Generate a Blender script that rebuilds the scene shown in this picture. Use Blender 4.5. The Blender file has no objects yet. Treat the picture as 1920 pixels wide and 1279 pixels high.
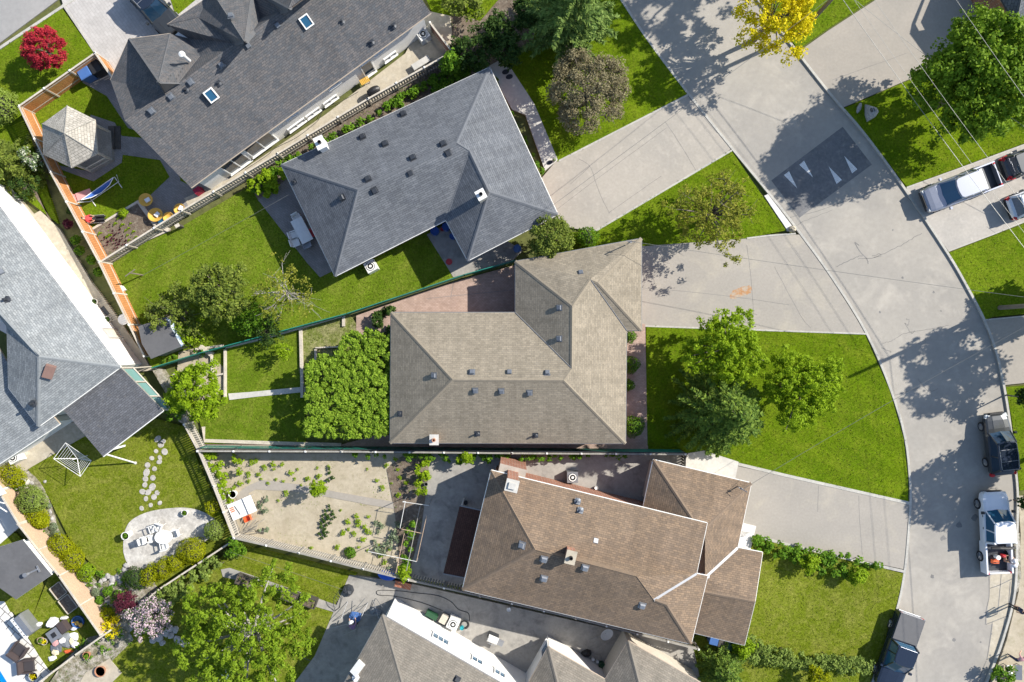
import bpy, math, random
import numpy as np
from mathutils import Vector, Matrix
random.seed(7)
H=55.0; S=25.0; CX,CY=960.0,639.5
EL=math.radians(37); AZ=math.atan2(.419,.908)
C=bpy.context.scene.collection
def W(px,py,z=0.0):
    k=(H-z)/H/S
    return Vector(((px-CX)*k,-(py-CY)*k,z))
def W2(px,py,z=0.0):
    p=W(px,py,z); return (p.x,p.y)
# ---------------------------------------------------------------- materials
MATS={}
def nd(t,k,**kw):
    n=t.nodes.new(k)
    for a,b in kw.items(): setattr(n,a,b)
    return n
def newmat(name):
    m=bpy.data.materials.new(name); m.use_nodes=True; t=m.node_tree; t.nodes.clear()
    o=nd(t,'ShaderNodeOutputMaterial'); MATS[name]=m
    return m,t,o
def mixc(t,f,a,b,bt='MIX'):
    n=nd(t,'ShaderNodeMix'); n.data_type='RGBA'; n.blend_type=bt
    for s,v in ((0,f),(6,a),(7,b)):
        if isinstance(v,(int,float)): n.inputs[s].default_value=v
        elif isinstance(v,tuple): n.inputs[s].default_value=(*v[:3],1)
        else: t.links.new(v,n.inputs[s])
    return n.outputs[2]
def noise(t,vec,scale,detail=3,rough=.55,dist=0):
    n=nd(t,'ShaderNodeTexNoise'); n.inputs['Scale'].default_value=scale; n.inputs['Detail'].default_value=detail
    n.inputs['Roughness'].default_value=rough; n.inputs['Distortion'].default_value=dist
    t.links.new(vec,n.inputs['Vector']); return n.outputs[0]
def rng_(t,v,a,b,c=0.0,d=1.0):
    n=nd(t,'ShaderNodeMapRange'); t.links.new(v,n.inputs[0])
    for i,x in enumerate((a,b,c,d)): n.inputs[i+1].default_value=x
    return n.outputs[0]
def princ(t,o,col,rough=.85,metal=0,spec=.3,bump=None,bs=.3,bd=.02,coat=0):
    p=nd(t,'ShaderNodeBsdfPrincipled')
    if isinstance(col,tuple): p.inputs['Base Color'].default_value=(*col[:3],1)
    else: t.links.new(col,p.inputs['Base Color'])
    p.inputs['Roughness'].default_value=rough; p.inputs['Metallic'].default_value=metal
    p.inputs['Specular IOR Level'].default_value=spec; p.inputs['Coat Weight'].default_value=coat
    if bump is not None:
        b=nd(t,'ShaderNodeBump'); b.inputs['Strength'].default_value=bs; b.inputs['Distance'].default_value=bd
        t.links.new(bump,b.inputs['Height']); t.links.new(b.outputs[0],p.inputs['Normal'])
    t.links.new(p.outputs[0],o.inputs[0]); return p
def surf(name,c1,c2=None,s1=.35,s2=6,fine=.25,rough=.88,metal=0,spec=.3,bs=.3,bd=.02,s3=30,c3=None,s4=1.5,lo=.35,hi=.65,coat=0):
    """noise mottled material: large patches c1..c2, spots c3, fine value grain"""
    m,t,o=newmat(name); g=nd(t,'ShaderNodeNewGeometry').outputs['Position']
    c2=c2 or tuple(x*.82 for x in c1)
    n1=rng_(t,noise(t,g,s1,5,.6,.3),lo,hi); col=mixc(t,n1,c1,c2)
    if c3: col=mixc(t,rng_(t,noise(t,g,s4,4,.65,.5),.52,.72),col,c3)
    n2=rng_(t,noise(t,g,s2,4,.6),.25,.75,1-fine,1+fine)
    n3=noise(t,g,s3,3,.6)
    v=nd(t,'ShaderNodeVectorMath',operation='SCALE'); t.links.new(col,v.inputs[0]); t.links.new(n2,v.inputs[3])
    v2=nd(t,'ShaderNodeVectorMath',operation='SCALE'); t.links.new(v.outputs[0],v2.inputs[0]); t.links.new(rng_(t,n3,.25,.75,1-fine*.8,1+fine*.8),v2.inputs[3])
    princ(t,o,v2.outputs[0],rough,metal,spec,n3,bs,bd,coat); return m
def plain(name,c,rough=.5,metal=0,spec=.5,coat=0,fine=.06,s=4):
    m,t,o=newmat(name); g=nd(t,'ShaderNodeTexCoord').outputs['Object']
    n=rng_(t,noise(t,g,s,3),.3,.7,1-fine,1+fine)
    v=nd(t,'ShaderNodeVectorMath',operation='SCALE'); v.inputs[0].default_value=c; t.links.new(n,v.inputs[3])
    princ(t,o,v.outputs[0],rough,metal,spec,coat=coat); return m
def lawnmat(name,c1,c2,c3,dry=.5,stripe=None):
    m,t,o=newmat(name); g=nd(t,'ShaderNodeNewGeometry').outputs['Position']
    col=mixc(t,rng_(t,noise(t,g,.22,5,.65,.4),.38,.62),c1,c2)
    col=mixc(t,rng_(t,noise(t,g,.8,6,.75,.8),.44,.7,0,dry),col,c3)
    col=mixc(t,rng_(t,noise(t,g,2.6,5,.75,.8),.5,.72,0,dry*.9),col,tuple(x*1.3 for x in c3))
    if stripe is not None:
        mp=nd(t,'ShaderNodeMapping'); mp.inputs['Rotation'].default_value=(0,0,stripe); t.links.new(g,mp.inputs[0])
        w=nd(t,'ShaderNodeTexWave'); w.inputs['Scale'].default_value=.16; w.inputs['Distortion'].default_value=1.5; w.inputs['Detail'].default_value=2; w.inputs['Detail Scale'].default_value=.6
        t.links.new(mp.outputs[0],w.inputs[0]); col=mixc(t,rng_(t,w.outputs[0+1],.25,.75,0,.32),col,tuple(x*.82 for x in c2))
    a=noise(t,g,7,5,.75); b=noise(t,g,34,3,.7)
    v=nd(t,'ShaderNodeVectorMath',operation='SCALE'); t.links.new(col,v.inputs[0]); t.links.new(rng_(t,a,.28,.72,.5,1.5),v.inputs[3])
    v2=nd(t,'ShaderNodeVectorMath',operation='SCALE'); t.links.new(v.outputs[0],v2.inputs[0]); t.links.new(rng_(t,b,.28,.72,.6,1.4),v2.inputs[3])
    princ(t,o,v2.outputs[0],.95,0,.0,b,.8,.05); return m
def shingle(name,c1,c2,mort,bw=.32,rh=.145,var=.17,blot=None):
    surf('cap_'+name,tuple(a*.5+b*.5 for a,b in zip(c1,c2)),tuple(x*1.05 for x in c2),2.0,9,.14)
    m,t,o=newmat(name); uv=nd(t,'ShaderNodeUVMap'); uv.uv_map='UVMap'; g=nd(t,'ShaderNodeNewGeometry').outputs['Position']
    b=nd(t,'ShaderNodeTexBrick'); b.offset=.37; b.offset_frequency=2; b.inputs['Scale'].default_value=1
    b.inputs['Brick Width'].default_value=bw; b.inputs['Row Height'].default_value=rh; b.inputs['Mortar Size'].default_value=.016; b.inputs['Mortar Smooth'].default_value=.6
    b.inputs['Color1'].default_value=(*c1,1); b.inputs['Color2'].default_value=(*c2,1); b.inputs['Mortar'].default_value=(*mort,1)
    t.links.new(uv.outputs[0],b.inputs['Vector'])
    n=rng_(t,noise(t,g,.5,5,.65),.3,.7,1-var*.55,1+var*.55)
    n2=rng_(t,noise(t,g,9,4,.8),.3,.7,1-var,1+var)
    mp=nd(t,'ShaderNodeMapping'); mp.inputs['Scale'].default_value=(1.6,.22,1); t.links.new(uv.outputs[0],mp.inputs[0]); n3=rng_(t,noise(t,mp.outputs[0],1,5,.7),.3,.7,.86,1.14)
    v=nd(t,'ShaderNodeVectorMath',operation='SCALE'); t.links.new(b.outputs[0],v.inputs[0]); t.links.new(n,v.inputs[3])
    v2=nd(t,'ShaderNodeVectorMath',operation='SCALE'); t.links.new(v.outputs[0],v2.inputs[0]); t.links.new(n2,v2.inputs[3])
    v3=nd(t,'ShaderNodeVectorMath',operation='SCALE'); t.links.new(v2.outputs[0],v3.inputs[0]); t.links.new(n3,v3.inputs[3])
    col=v3.outputs[0]
    if blot: col=mixc(t,rng_(t,noise(t,g,3.5,4,.7),.55,.75,0,.6),col,blot)
    princ(t,o,col,.92,0,.2,b.outputs[1],-.5,.012); return m
def brickmat(name,c1,c2,mort,bw=.4,rh=.2,ms=.02,rot=0,var=.15,wall=False):
    m,t,o=newmat(name); g=nd(t,'ShaderNodeNewGeometry').outputs['Position']
    mp=nd(t,'ShaderNodeMapping'); mp.inputs['Rotation'].default_value=(0,0,rot)
    if wall:
        sp=nd(t,'ShaderNodeSeparateXYZ'); t.links.new(g,sp.inputs[0]); ad=nd(t,'ShaderNodeMath',operation='ADD'); t.links.new(sp.outputs[0],ad.inputs[0]); t.links.new(sp.outputs[1],ad.inputs[1])
        cb=nd(t,'ShaderNodeCombineXYZ'); t.links.new(ad.outputs[0],cb.inputs[0]); t.links.new(sp.outputs[2],cb.inputs[1]); t.links.new(cb.outputs[0],mp.inputs[0])
    else: t.links.new(g,mp.inputs[0])
    b=nd(t,'ShaderNodeTexBrick'); b.inputs['Scale'].default_value=1
    b.inputs['Brick Width'].default_value=bw; b.inputs['Row Height'].default_value=rh; b.inputs['Mortar Size'].default_value=ms
    b.inputs['Color1'].default_value=(*c1,1); b.inputs['Color2'].default_value=(*c2,1); b.inputs['Mortar'].default_value=(*mort,1)
    t.links.new(mp.outputs[0],b.inputs['Vector'])
    v=nd(t,'ShaderNodeVectorMath',operation='SCALE'); t.links.new(b.outputs[0],v.inputs[0]); t.links.new(rng_(t,noise(t,g,1.2,5,.7),.3,.7,1-var,1+var),v.inputs[3])
    princ(t,o,v.outputs[0],.9,0,.2); return m
def leafmat(name,dark,light,trans=.3,flower=None,ff=.5):
    m,t,o=newmat(name); g=nd(t,'ShaderNodeNewGeometry'); r=g.outputs['Random Per Island']
    col=mixc(t,r,dark,light)
    col=mixc(t,rng_(t,noise(t,g.outputs['Position'],1.3,3),.4,.65,0,.5),col,tuple((a*.5+b*.5)*.8 for a,b in zip(dark,light)))
    if flower:
        mm=nd(t,'ShaderNodeMath',operation='GREATER_THAN'); t.links.new(r,mm.inputs[0]); mm.inputs[1].default_value=1-ff
        col=mixc(t,mm.outputs[0],col,flower)
    p=princ(t,o,col,.6,0,.12)
    tr=nd(t,'ShaderNodeBsdfTranslucent'); t.links.new(col,tr.inputs[0]); mx=nd(t,'ShaderNodeMixShader'); mx.inputs[0].default_value=trans
    t.links.new(p.outputs[0],mx.inputs[1]); t.links.new(tr.outputs[0],mx.inputs[2]); t.links.new(mx.outputs[0],o.inputs[0]); return m
def glassmat(name,c=(.01,.03,.06)):
    m,t,o=newmat(name); princ(t,o,c,.06,0,.9); return m

lawnmat('lawn_a',(.12,.187,.009),(.088,.147,.007),(.18,.205,.022),.5)
lawnmat('lawn_front',(.12,.188,.007),(.088,.15,.006),(.175,.2,.02),.5,2.0)
lawnmat('lawn_mown',(.128,.192,.014),(.095,.155,.01),(.195,.205,.04),.5,.43)
lawnmat('lawn_dry',(.14,.18,.014),(.108,.145,.01),(.22,.22,.05),.7)
lawnmat('lawn_worn',(.15,.18,.045),(.12,.15,.03),(.3,.27,.15),.9)
surf('ground_mix',(.09,.12,.02),(.12,.11,.05),.05,3,.3)
surf('asphalt',(.36,.335,.295),(.30,.282,.255),.16,3,.07,c3=(.40,.37,.325),s4=.45,bs=.15,s3=45)
surf('asphalt_old',(.33,.32,.31),(.28,.275,.27),.3,4,.08)
surf('drive_a',(.385,.352,.305),(.34,.315,.278),.3,5,.08,c3=(.415,.38,.33))
surf('drive_d',(.43,.40,.36),(.36,.34,.31),.4,5,.09,c3=(.46,.43,.39))
surf('drive_b',(.35,.322,.283),(.31,.288,.256),.25,6,.08,c3=(.395,.36,.30),s4=.4)
surf('drive_c',(.345,.312,.27),(.305,.28,.245),.4,5,.08)
surf('rust_stain',(.40,.215,.10),(.39,.32,.25),2.6,6,.12,lo=.42,hi=.58)
surf('asphalt_dark',(.17,.17,.175),(.14,.145,.15),.9,5,.16,c3=(.21,.205,.2),s4=2.5)
surf('tar',(.17,.165,.16),(.21,.205,.2),1,5,.2)
surf('kerb',(.47,.455,.41),(.38,.37,.34),.8,6,.15)
surf('conc_light',(.56,.54,.5),(.46,.45,.42),.6,5,.1)
surf('conc_warm',(.46,.41,.32),(.38,.34,.27),.5,4,.14,c3=(.5,.46,.38))
surf('conc_grey',(.36,.34,.31),(.28,.27,.25),.5,3,.14,c3=(.2,.19,.18),s4=1)
surf('conc_white',(.66,.65,.63),(.58,.57,.55),.5,4,.06)
surf('soil_sand',(.45,.395,.3),(.36,.31,.225),.5,4,.11,c3=(.33,.29,.2),s4=1.4,bs=.5,bd=.04,s3=22)
surf('soil_dark',(.19,.15,.115),(.13,.10,.075),.8,6,.35,c3=(.28,.25,.2),s4=4,bs=.8,bd=.06)
surf('rock_mix',(.5,.46,.4),(.24,.22,.15),2.2,8,.35,c3=(.09,.13,.03),s4=3,lo=.4,hi=.6,bs=1,bd=.1)
surf('flag',(.56,.54,.5),(.36,.34,.31),1.2,7,.22,c3=(.44,.42,.39),s4=5,bs=.6)
surf('stone',(.46,.44,.41),(.36,.34,.31),2,9,.25)
surf('boulder',(.42,.41,.39),(.3,.29,.28),2,9,.3)
brickmat('pavers_pink',(.42,.31,.26),(.36,.26,.21),(.26,.2,.17),.22,.11,.008,0,.2)
brickmat('pavers_grey',(.27,.255,.25),(.23,.22,.215),(.19,.18,.175),.3,.15,.012,.6,.15)
brickmat('pavers_drive',(.47,.45,.43),(.42,.40,.38),(.37,.35,.33),.45,.22,.015,.95,.12)
brickmat('pavers_white',(.66,.65,.62),(.6,.59,.56),(.16,.15,.14),.62,.62,.03,.72,.1)
brickmat('brick_red',(.36,.15,.09),(.28,.11,.07),(.4,.35,.3),.3,.1,.01,0,.2,True)
surf('wood_cedar',(.50,.235,.09),(.42,.18,.065),.9,9,.2)
surf('wood_tan',(.52,.37,.25),(.45,.33,.23),.8,9,.16)
surf('wood_grey',(.33,.315,.28),(.24,.23,.21),.9,9,.25)
surf('wood_dark',(.06,.055,.05),(.09,.08,.07),1.5,9,.25)
surf('wood_pale',(.55,.5,.42),(.44,.4,.34),1.2,9,.2)
surf('bark',(.2,.17,.14),(.12,.1,.085),3,12,.3)
surf('bark_pale',(.42,.39,.36),(.3,.28,.26),3,12,.25)
surf('pole_wood',(.24,.2,.16),(.18,.15,.12),1,10,.2)
shingle('sh_A',(.14,.13,.128),(.088,.094,.104),(.055,.056,.06),blot=(.125,.14,.155))
shingle('sh_M',(.155,.165,.18),(.112,.121,.137),(.06,.065,.075),bw=.5)
shingle('sh_B',(.285,.245,.187),(.218,.188,.144),(.17,.155,.125),blot=(.28,.25,.205))
shingle('sh_R',(.24,.173,.118),(.165,.125,.093),(.10,.077,.06),blot=(.21,.155,.112))
shingle('sh_L',(.27,.285,.29),(.185,.2,.21),(.11,.12,.13))
shingle('sh_W',(.23,.205,.172),(.175,.16,.137),(.13,.12,.10))
shingle('sh_dark',(.13,.135,.15),(.09,.095,.105),(.05,.052,.06),blot=(.15,.14,.13))
shingle('sh_G',(.44,.41,.36),(.34,.32,.28),(.13,.12,.11),bw=.3,rh=.2)
shingle('sh_red',(.10,.05,.038),(.075,.038,.03),(.04,.022,.018))
shingle('sh_T',(.16,.17,.19),(.10,.11,.125),(.04,.045,.05),rh=.2)
surf('membrane',(.125,.125,.13),(.105,.105,.11),.8,4,.08)
plain('white_trim',(.75,.75,.73),.45)
plain('dark_trim',(.16,.14,.13),.5)
plain('tan_trim',(.42,.35,.28),.5)
surf('stucco_white',(.80,.79,.76),(.76,.75,.72),.5,5,.03)
surf('wall_grey',(.4,.39,.37),(.34,.33,.31),.6,6,.1)
surf('wall_cream',(.62,.57,.48),(.55,.5,.42),.6,6,.1)
glassmat('glass'); glassmat('glass_blue',(.02,.09,.17)); glassmat('glass_green',(.16,.30,.27)); glassmat('black_gloss',(.01,.01,.012))
plain('metal_dark',(.045,.05,.06),.45,.3); plain('metal_grey',(.3,.31,.33),.4,.5); plain('metal_vent',(.14,.155,.18),.5,.2)
plain('metal_white',(.72,.72,.7),.4); plain('plastic_white',(.8,.8,.78),.4); plain('plastic_black',(.02,.02,.022),.5)
plain('plastic_blue',(.02,.09,.36),.4); plain('bin_blue',(.06,.14,.36),.45); plain('tarp_blue',(.01,.09,.55),.5)
plain('plastic_red',(.5,.03,.04),.45); plain('cloth_red',(.55,.05,.05),.8); plain('cloth_pink',(.55,.22,.2),.8); plain('cloth_magenta',(.35,.01,.05),.7)
plain('cloth_yellow',(.62,.36,.06),.7); plain('plastic_orange',(.7,.13,.04),.5); plain('tyre',(.018,.018,.02),.85)
plain('rim',(.45,.46,.48),.3,.8); plain('skin',(.5,.3,.21),.6); plain('cloth_navy',(.03,.04,.09),.85); plain('cloth_black',(.018,.018,.02),.85)
plain('cloth_grey',(.2,.22,.24),.85); plain('cloth_purple',(.25,.15,.3),.85); plain('cloth_cream',(.68,.6,.42),.85); plain('cloth_rose',(.6,.32,.32),.85)
plain('cloth_white',(.78,.78,.8),.8); plain('hair',(.03,.02,.015),.7); plain('hammock_blue',(.05,.14,.42),.6); plain('water_blue',(.0,.22,.62),.12,0,.8,fine=.1)
plain('terracotta',(.45,.22,.13),.8); plain('wicker',(.06,.045,.045),.7); plain('cushion',(.045,.04,.045),.85)
plain('teal',(.01,.3,.35),.5); plain('green_slat',(.015,.22,.17),.6,fine=.2); plain('green_wire',(.03,.14,.12),.5); plain('bin_green',(.015,.07,.03),.5)
plain('wire_mat',(.2,.2,.19),.4,.4); plain('white_paint',(.86,.86,.84),.6)
plain('paint_silver',(.30,.32,.38),.28,.55,coat=.6,fine=.01); plain('paint_white',(.74,.76,.8),.3,0,.5,coat=.7,fine=.01)
plain('paint_navy',(.022,.032,.055),.22,.3,coat=.8,fine=.01); plain('paint_bronze',(.16,.15,.145),.25,.7,coat=.8,fine=.01); plain('paint_grey',(.05,.055,.06),.28,.4,coat=.7,fine=.01); plain('paint_pale',(.5,.5,.5),.25,.6,coat=.6,fine=.01)
plain('lamp_red',(.55,.01,.015),.2); plain('lamp_clear',(.6,.62,.62),.15); plain('tonneau',(.11,.11,.115),.7)
LM={}
for nme,d,l,tr in (('spring',(.16,.27,.008),(.33,.47,.02),.4),('maple',(.08,.17,.01),(.24,.37,.025),.34),('green',(.05,.14,.01),(.18,.32,.02),.3),
  ('arbor',(.12,.23,.012),(.34,.48,.05),.36),('blue',(.08,.155,.032),(.26,.36,.09),.28),('bright',(.12,.21,.01),(.26,.37,.025),.34),('pine',(.05,.115,.02),(.25,.35,.05),.25),
  ('gold',(.2,.24,.003),(.36,.38,.006),.3),('lime',(.14,.2,.03),(.27,.36,.07),.25),('olive',(.08,.13,.018),(.25,.3,.05),.28),('mauve',(.125,.108,.055),(.33,.29,.17),.25),
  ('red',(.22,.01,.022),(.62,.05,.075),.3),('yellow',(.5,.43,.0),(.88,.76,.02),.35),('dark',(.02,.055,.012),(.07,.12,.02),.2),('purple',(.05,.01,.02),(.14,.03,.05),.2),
  ('sage',(.12,.16,.09),(.25,.3,.18),.2),('box',(.06,.15,.01),(.14,.27,.02),.2),('hedge',(.12,.19,.03),(.28,.36,.08),.3),('amber',(.14,.18,.015),(.34,.33,.05),.3)):
    LM[nme]=leafmat('leaf_'+nme,d,l,tr)
LM['lilac']=leafmat('leaf_lilac',(.06,.12,.03),(.12,.2,.05),.25,(.58,.45,.5),.62)
LM['bluewhite']=leafmat('leaf_white',(.1,.16,.06),(.2,.27,.1),.25,(.6,.62,.5),.3)
# ---------------------------------------------------------------- mesh builder
ORG={}
class MB:
    def __init__(s): s.v=[]; s.f=[]; s.uv=[]; s.mi=[]; s.cur=0; s.hasuv=False
    def add(s,vs,fs,uvs=None):
        b=len(s.v); s.v+= [tuple(v) for v in vs]
        for i,f in enumerate(fs):
            s.f.append([b+k for k in f]); s.mi.append(s.cur)
            s.uv.append(uvs[i] if uvs else [(0,0)]*len(f))
        if uvs: s.hasuv=True
        return s
    def box(s,m,sx,sy,sz,z0=None,tap=1.0):
        """box sized sx,sy,sz; base at local z=0 (or z0) of matrix/point m; tap scales the top"""
        if not isinstance(m,Matrix): m=Matrix.Translation(m)
        a=0 if z0 is None else z0; x,y=sx/2,sy/2
        L=[(-x,-y,a),(x,-y,a),(x,y,a),(-x,y,a),(-x*tap,-y*tap,a+sz),(x*tap,-y*tap,a+sz),(x*tap,y*tap,a+sz),(-x*tap,y*tap,a+sz)]
        return s.add([m@Vector(p) for p in L],[(0,3,2,1),(4,5,6,7),(0,1,5,4),(1,2,6,5),(2,3,7,6),(3,0,4,7)])
    def prism(s,pts,z0,z1):
        n=len(pts); a=sum(pts[i][0]*pts[(i+1)%n][1]-pts[(i+1)%n][0]*pts[i][1] for i in range(n))
        if a<0: pts=pts[::-1]
        V=[(p[0],p[1],z0) for p in pts]+[(p[0],p[1],z1) for p in pts]
        return s.add(V,[tuple(range(n-1,-1,-1)),tuple(range(n,2*n))]+[(i,(i+1)%n,n+(i+1)%n,n+i) for i in range(n)])
    def tube(s,pts,r,n=6,cap=True):
        pts=[Vector(p) for p in pts]; rs=r if isinstance(r,(list,tuple)) else [r]*len(pts)
        V=[];F=[]
        for i,p in enumerate(pts):
            d=(pts[min(i+1,len(pts)-1)]-pts[max(i-1,0)]); d=d.normalized() if d.length>1e-6 else Vector((0,0,1))
            a=d.cross(Vector((0,0,1)) if abs(d.z)<.9 else Vector((1,0,0))).normalized(); b=d.cross(a)
            for k in range(n):
                t=2*math.pi*k/n; V.append(p+(a*math.cos(t)+b*math.sin(t))*rs[i])
        for i in range(len(pts)-1):
            for k in range(n):
                k2=(k+1)%n; F.append((i*n+k,i*n+k2,(i+1)*n+k2,(i+1)*n+k))
        if cap: F+= [tuple(range(n-1,-1,-1)),tuple(range((len(pts)-1)*n,len(pts)*n))]
        return s.add(V,F)
    def lathe(s,m,prof,n=20,sx=1,sy=1):
        if not isinstance(m,Matrix): m=Matrix.Translation(m)
        V=[];F=[]
        for r,z in prof:
            for k in range(n):
                t=2*math.pi*k/n; V.append(m@Vector((r*math.cos(t)*sx,r*math.sin(t)*sy,z)))
        for i in range(len(prof)-1):
            for k in range(n):
                k2=(k+1)%n; F.append((i*n+k,i*n+k2,(i+1)*n+k2,(i+1)*n+k))
        F+= [tuple(range(n-1,-1,-1)),tuple(range((len(prof)-1)*n,len(prof)*n))]
        return s.add(V,F)
    def loft(s,rings,m=None,cap=True):
        m=m or Matrix.Identity(4); n=len(rings[0]); V=[m@Vector(p) for r in rings for p in r]; F=[]
        for i in range(len(rings)-1):
            for k in range(n):
                k2=(k+1)%n; F.append((i*n+k,(i+1)*n+k,(i+1)*n+k2,i*n+k2))
        if cap: F+= [tuple(range(n)),tuple(range(len(rings)*n-1,(len(rings)-1)*n-1,-1))]
        return s.add(V,F)
    def build(s,name,mat,parent=None,local=False,smooth=False,bevel=0):
        me=bpy.data.meshes.new(name); off=Vector((0,0,0))
        if parent is not None and not local: off=ORG[parent.name]
        me.from_pydata([(a-off.x,b-off.y,c-off.z) for a,b,c in s.v],[],s.f)
        for mm in (mat if isinstance(mat,(list,tuple)) else [mat]): me.materials.append(MATS[mm] if isinstance(mm,str) else mm)
        for p,i in zip(me.polygons,s.mi): p.material_index=i
        if s.hasuv:
            u=me.uv_layers.new(name='UVMap'); k=0
            for uu in s.uv:
                for q in uu: u.data[k].uv=q; k+=1
        if smooth: me.polygons.foreach_set('use_smooth',[True]*len(me.polygons))
        me.update(); o=bpy.data.objects.new(name,me); C.objects.link(o)
        if parent is not None: o.parent=parent; ORG[o.name]=off.copy() if not local else Vector((0,0,0))
        if bevel:
            b=o.modifiers.new('b','BEVEL'); b.width=bevel; b.segments=2; b.limit_method='ANGLE'
        return o
def thing(name,label,cat,loc=(0,0,0),rz=0,group=None):
    o=bpy.data.objects.new(name,None); C.objects.link(o); o.empty_display_size=.2
    o.location=Vector((loc[0],loc[1],loc[2] if len(loc)>2 else 0)); o.rotation_euler=(0,0,rz); o['label']=label; o['category']=cat
    if group: o['group']=group
    ORG[o.name]=o.location.copy(); return o
def tag(o,label=None,cat=None,group=None,kind=None):
    if label: o['label']=label
    if cat: o['category']=cat
    if group: o['group']=group
    if kind: o['kind']=kind
    return o
def dup(root,loc,rz=0,label=None,scale=1):
    r=root.copy(); C.objects.link(r); r.location=loc; r.rotation_euler=(0,0,rz); r.scale=(scale,)*3
    if label: r['label']=label
    def rec(a,b):
        for ch in list(a.children):
            c=ch.copy(); C.objects.link(c); c.parent=b; rec(ch,c)
    rec(root,r); return r
def T(x,y,z=0,rz=0,rx=0,ry=0):
    return Matrix.Translation((x,y,z))@Matrix.Rotation(rz,4,'Z')@Matrix.Rotation(ry,4,'Y')@Matrix.Rotation(rx,4,'X')
def TP(px,py,z=0,rz=0,zp=None):
    p=W(px,py,z if zp is None else zp); return T(p.x,p.y,z,rz)
ZN=[0]; SHEETS=[]
def sheet(name,pts,z,mat,z0=-.2,zc=None):
    SHEETS.append((name,[W2(x,y,z) for x,y in pts],z,mat))
    ZN[0]+=1; z+=.0003*ZN[0]; z0-=.0003*ZN[0]
    """ground layer: polygon in photo pixels turned into a slab with its top at z"""
    mb=MB(); mb.prism([W2(x,y,zc if zc is not None else z) for x,y in pts],z0,z)
    return tag(mb.build(name,mat),kind='structure')
def strip(mb,pts,w,z,z0=None,zc=0):
    P=[Vector(W2(x,y,zc)).to_3d() if False else Vector((*W2(x,y,zc),0)) for x,y in pts]; n=len(P); L=[];R=[]
    for i,p in enumerate(P):
        d=(P[min(i+1,n-1)]-P[max(i-1,0)]).normalized(); q=Vector((-d.y,d.x,0))*w/2; L.append(p+q); R.append(p-q)
    V=[];F=[]
    for i in range(n):
        V+=[(L[i].x,L[i].y,z),(R[i].x,R[i].y,z)]
        if z0 is not None: V+=[(L[i].x,L[i].y,z0),(R[i].x,R[i].y,z0)]
    k=2 if z0 is None else 4
    for i in range(n-1):
        a,b=i*k,(i+1)*k; F.append((a,a+1,b+1,b)[::-1])
        if z0 is not None: F+= [(a+1,a+3,b+3,b+1)[::-1],(a+2,a,b,b+2)[::-1]]
    if z0 is not None: F+= [(0,2,3,1),((n-1)*k,(n-1)*k+1,(n-1)*k+3,(n-1)*k+2)]
    return mb.add(V,F)
def smoothline(pts,n=6):
    out=[]
    P=[pts[0]]+list(pts)+[pts[-1]]
    for i in range(1,len(P)-2):
        p0,p1,p2,p3=[np.array(q,float) for q in P[i-1:i+3]]
        for k in range(n):
            t=k/n; out.append(tuple(.5*((2*p1)+(p2-p0)*t+(2*p0-5*p1+4*p2-p3)*t*t+(-p0+3*p1-3*p2+p3)*t**3)))
    out.append(tuple(pts[-1])); return out
# ---------------------------------------------------------------- the setting: ground, roads, lawns
mb=MB(); mb.add([(-600,-600,-.2),(600,-600,-.2),(600,600,-.2),(-600,600,-.2)],[(0,1,2,3)]); tag(mb.build('ground','ground_mix'),kind='structure')
RL=smoothline([(1085,-120),(1165,0),(1215,75),(1290,175),(1370,275),(1452,375),(1500,437),(1560,520),(1625,625),(1670,730),(1697,820),(1706,900),(1707,940),(1704,990),(1697,1065),(1685,1130),(1660,1210),(1636,1279),(1590,1400)],4)
RR=smoothline([(1340,-120),(1415,-10),(1493,95),(1560,180),(1620,250),(1695,352),(1775,472),(1812,535),(1846,601),(1868,660),(1882,722),(1893,790),(1904,880),(1908,930),(1907,1000),(1903,1110),(1880,1200),(1850,1279),(1800,1400)],4)
sheet('road',RL+RR[::-1],-.1,'asphalt',-.19)
sheet('road_back',[(-150,-150),(160,-150),(118,-8),(0,80),(-150,182)],-.1,'asphalt_old',-.19)
for nm,L in (('kerb',RL),('kerb',RR)):
    mb=MB(); strip(mb,L,.17,.035,-.15); tag(mb.build(nm,'kerb'),kind='structure')
mb=MB(); strip(mb,[(-150,190),(0,90),(118,12),(240,-70)],.2,.035,-.15); tag(mb.build('kerb','kerb'),kind='structure')
# road patches, markings, cracks
mb=MB(); P=[W2(x,y) for x,y in [(1581,237),(1636,308),(1500,408),(1447,338)]]
c=(sum(p[0] for p in P)/4,sum(p[1] for p in P)/4)
P2=[(c[0]+(p[0]-c[0])*.8,c[1]+(p[1]-c[1])*.8) for p in P]
mb.add([(*p,-.094) for p in P]+[(*p,-.03) for p in P2],[(3,2,1,0)[::1],(4,5,6,7)[::-1]]+[(i,(i+1)%4,4+(i+1)%4,4+i)[::-1] for i in range(4)])
tag(mb.build('speed_hump','asphalt_dark'),kind='structure')
mb=MB()
for ap,b1,b2 in (((1525,333),(1499,309),(1508,301)),((1495,353),(1470,328),(1480,321)),((1554,312),(1569,345),(1579,337)),((1583,292),(1598,325),(1608,317))):
    A=np.array(W2(*ap)); B=np.array(W2(*b1)); D=np.array(W2(*b2))
    for k in range(5):
        u,v=k/5+.01,(k+1)/5-.035
        p,q=B+(D-B)*u,B+(D-B)*v
        def zz(pt):
            # follow the hump's top
            return -.022
        mb.add([(*A,-.024),(*p,-.024),(*q,-.024)],[(0,1,2)])
tag(mb.build('road_marking','white_paint'),kind='structure')
mb=MB(); rr=random.Random(3)
def crack(pts,w,amp=2.0):
    P=smoothline(pts,8); P=[(x+rr.uniform(-amp,amp)*.5,y+rr.uniform(-amp,amp)*.5) for x,y in P]; strip(mb,P,w,-.095)
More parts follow.
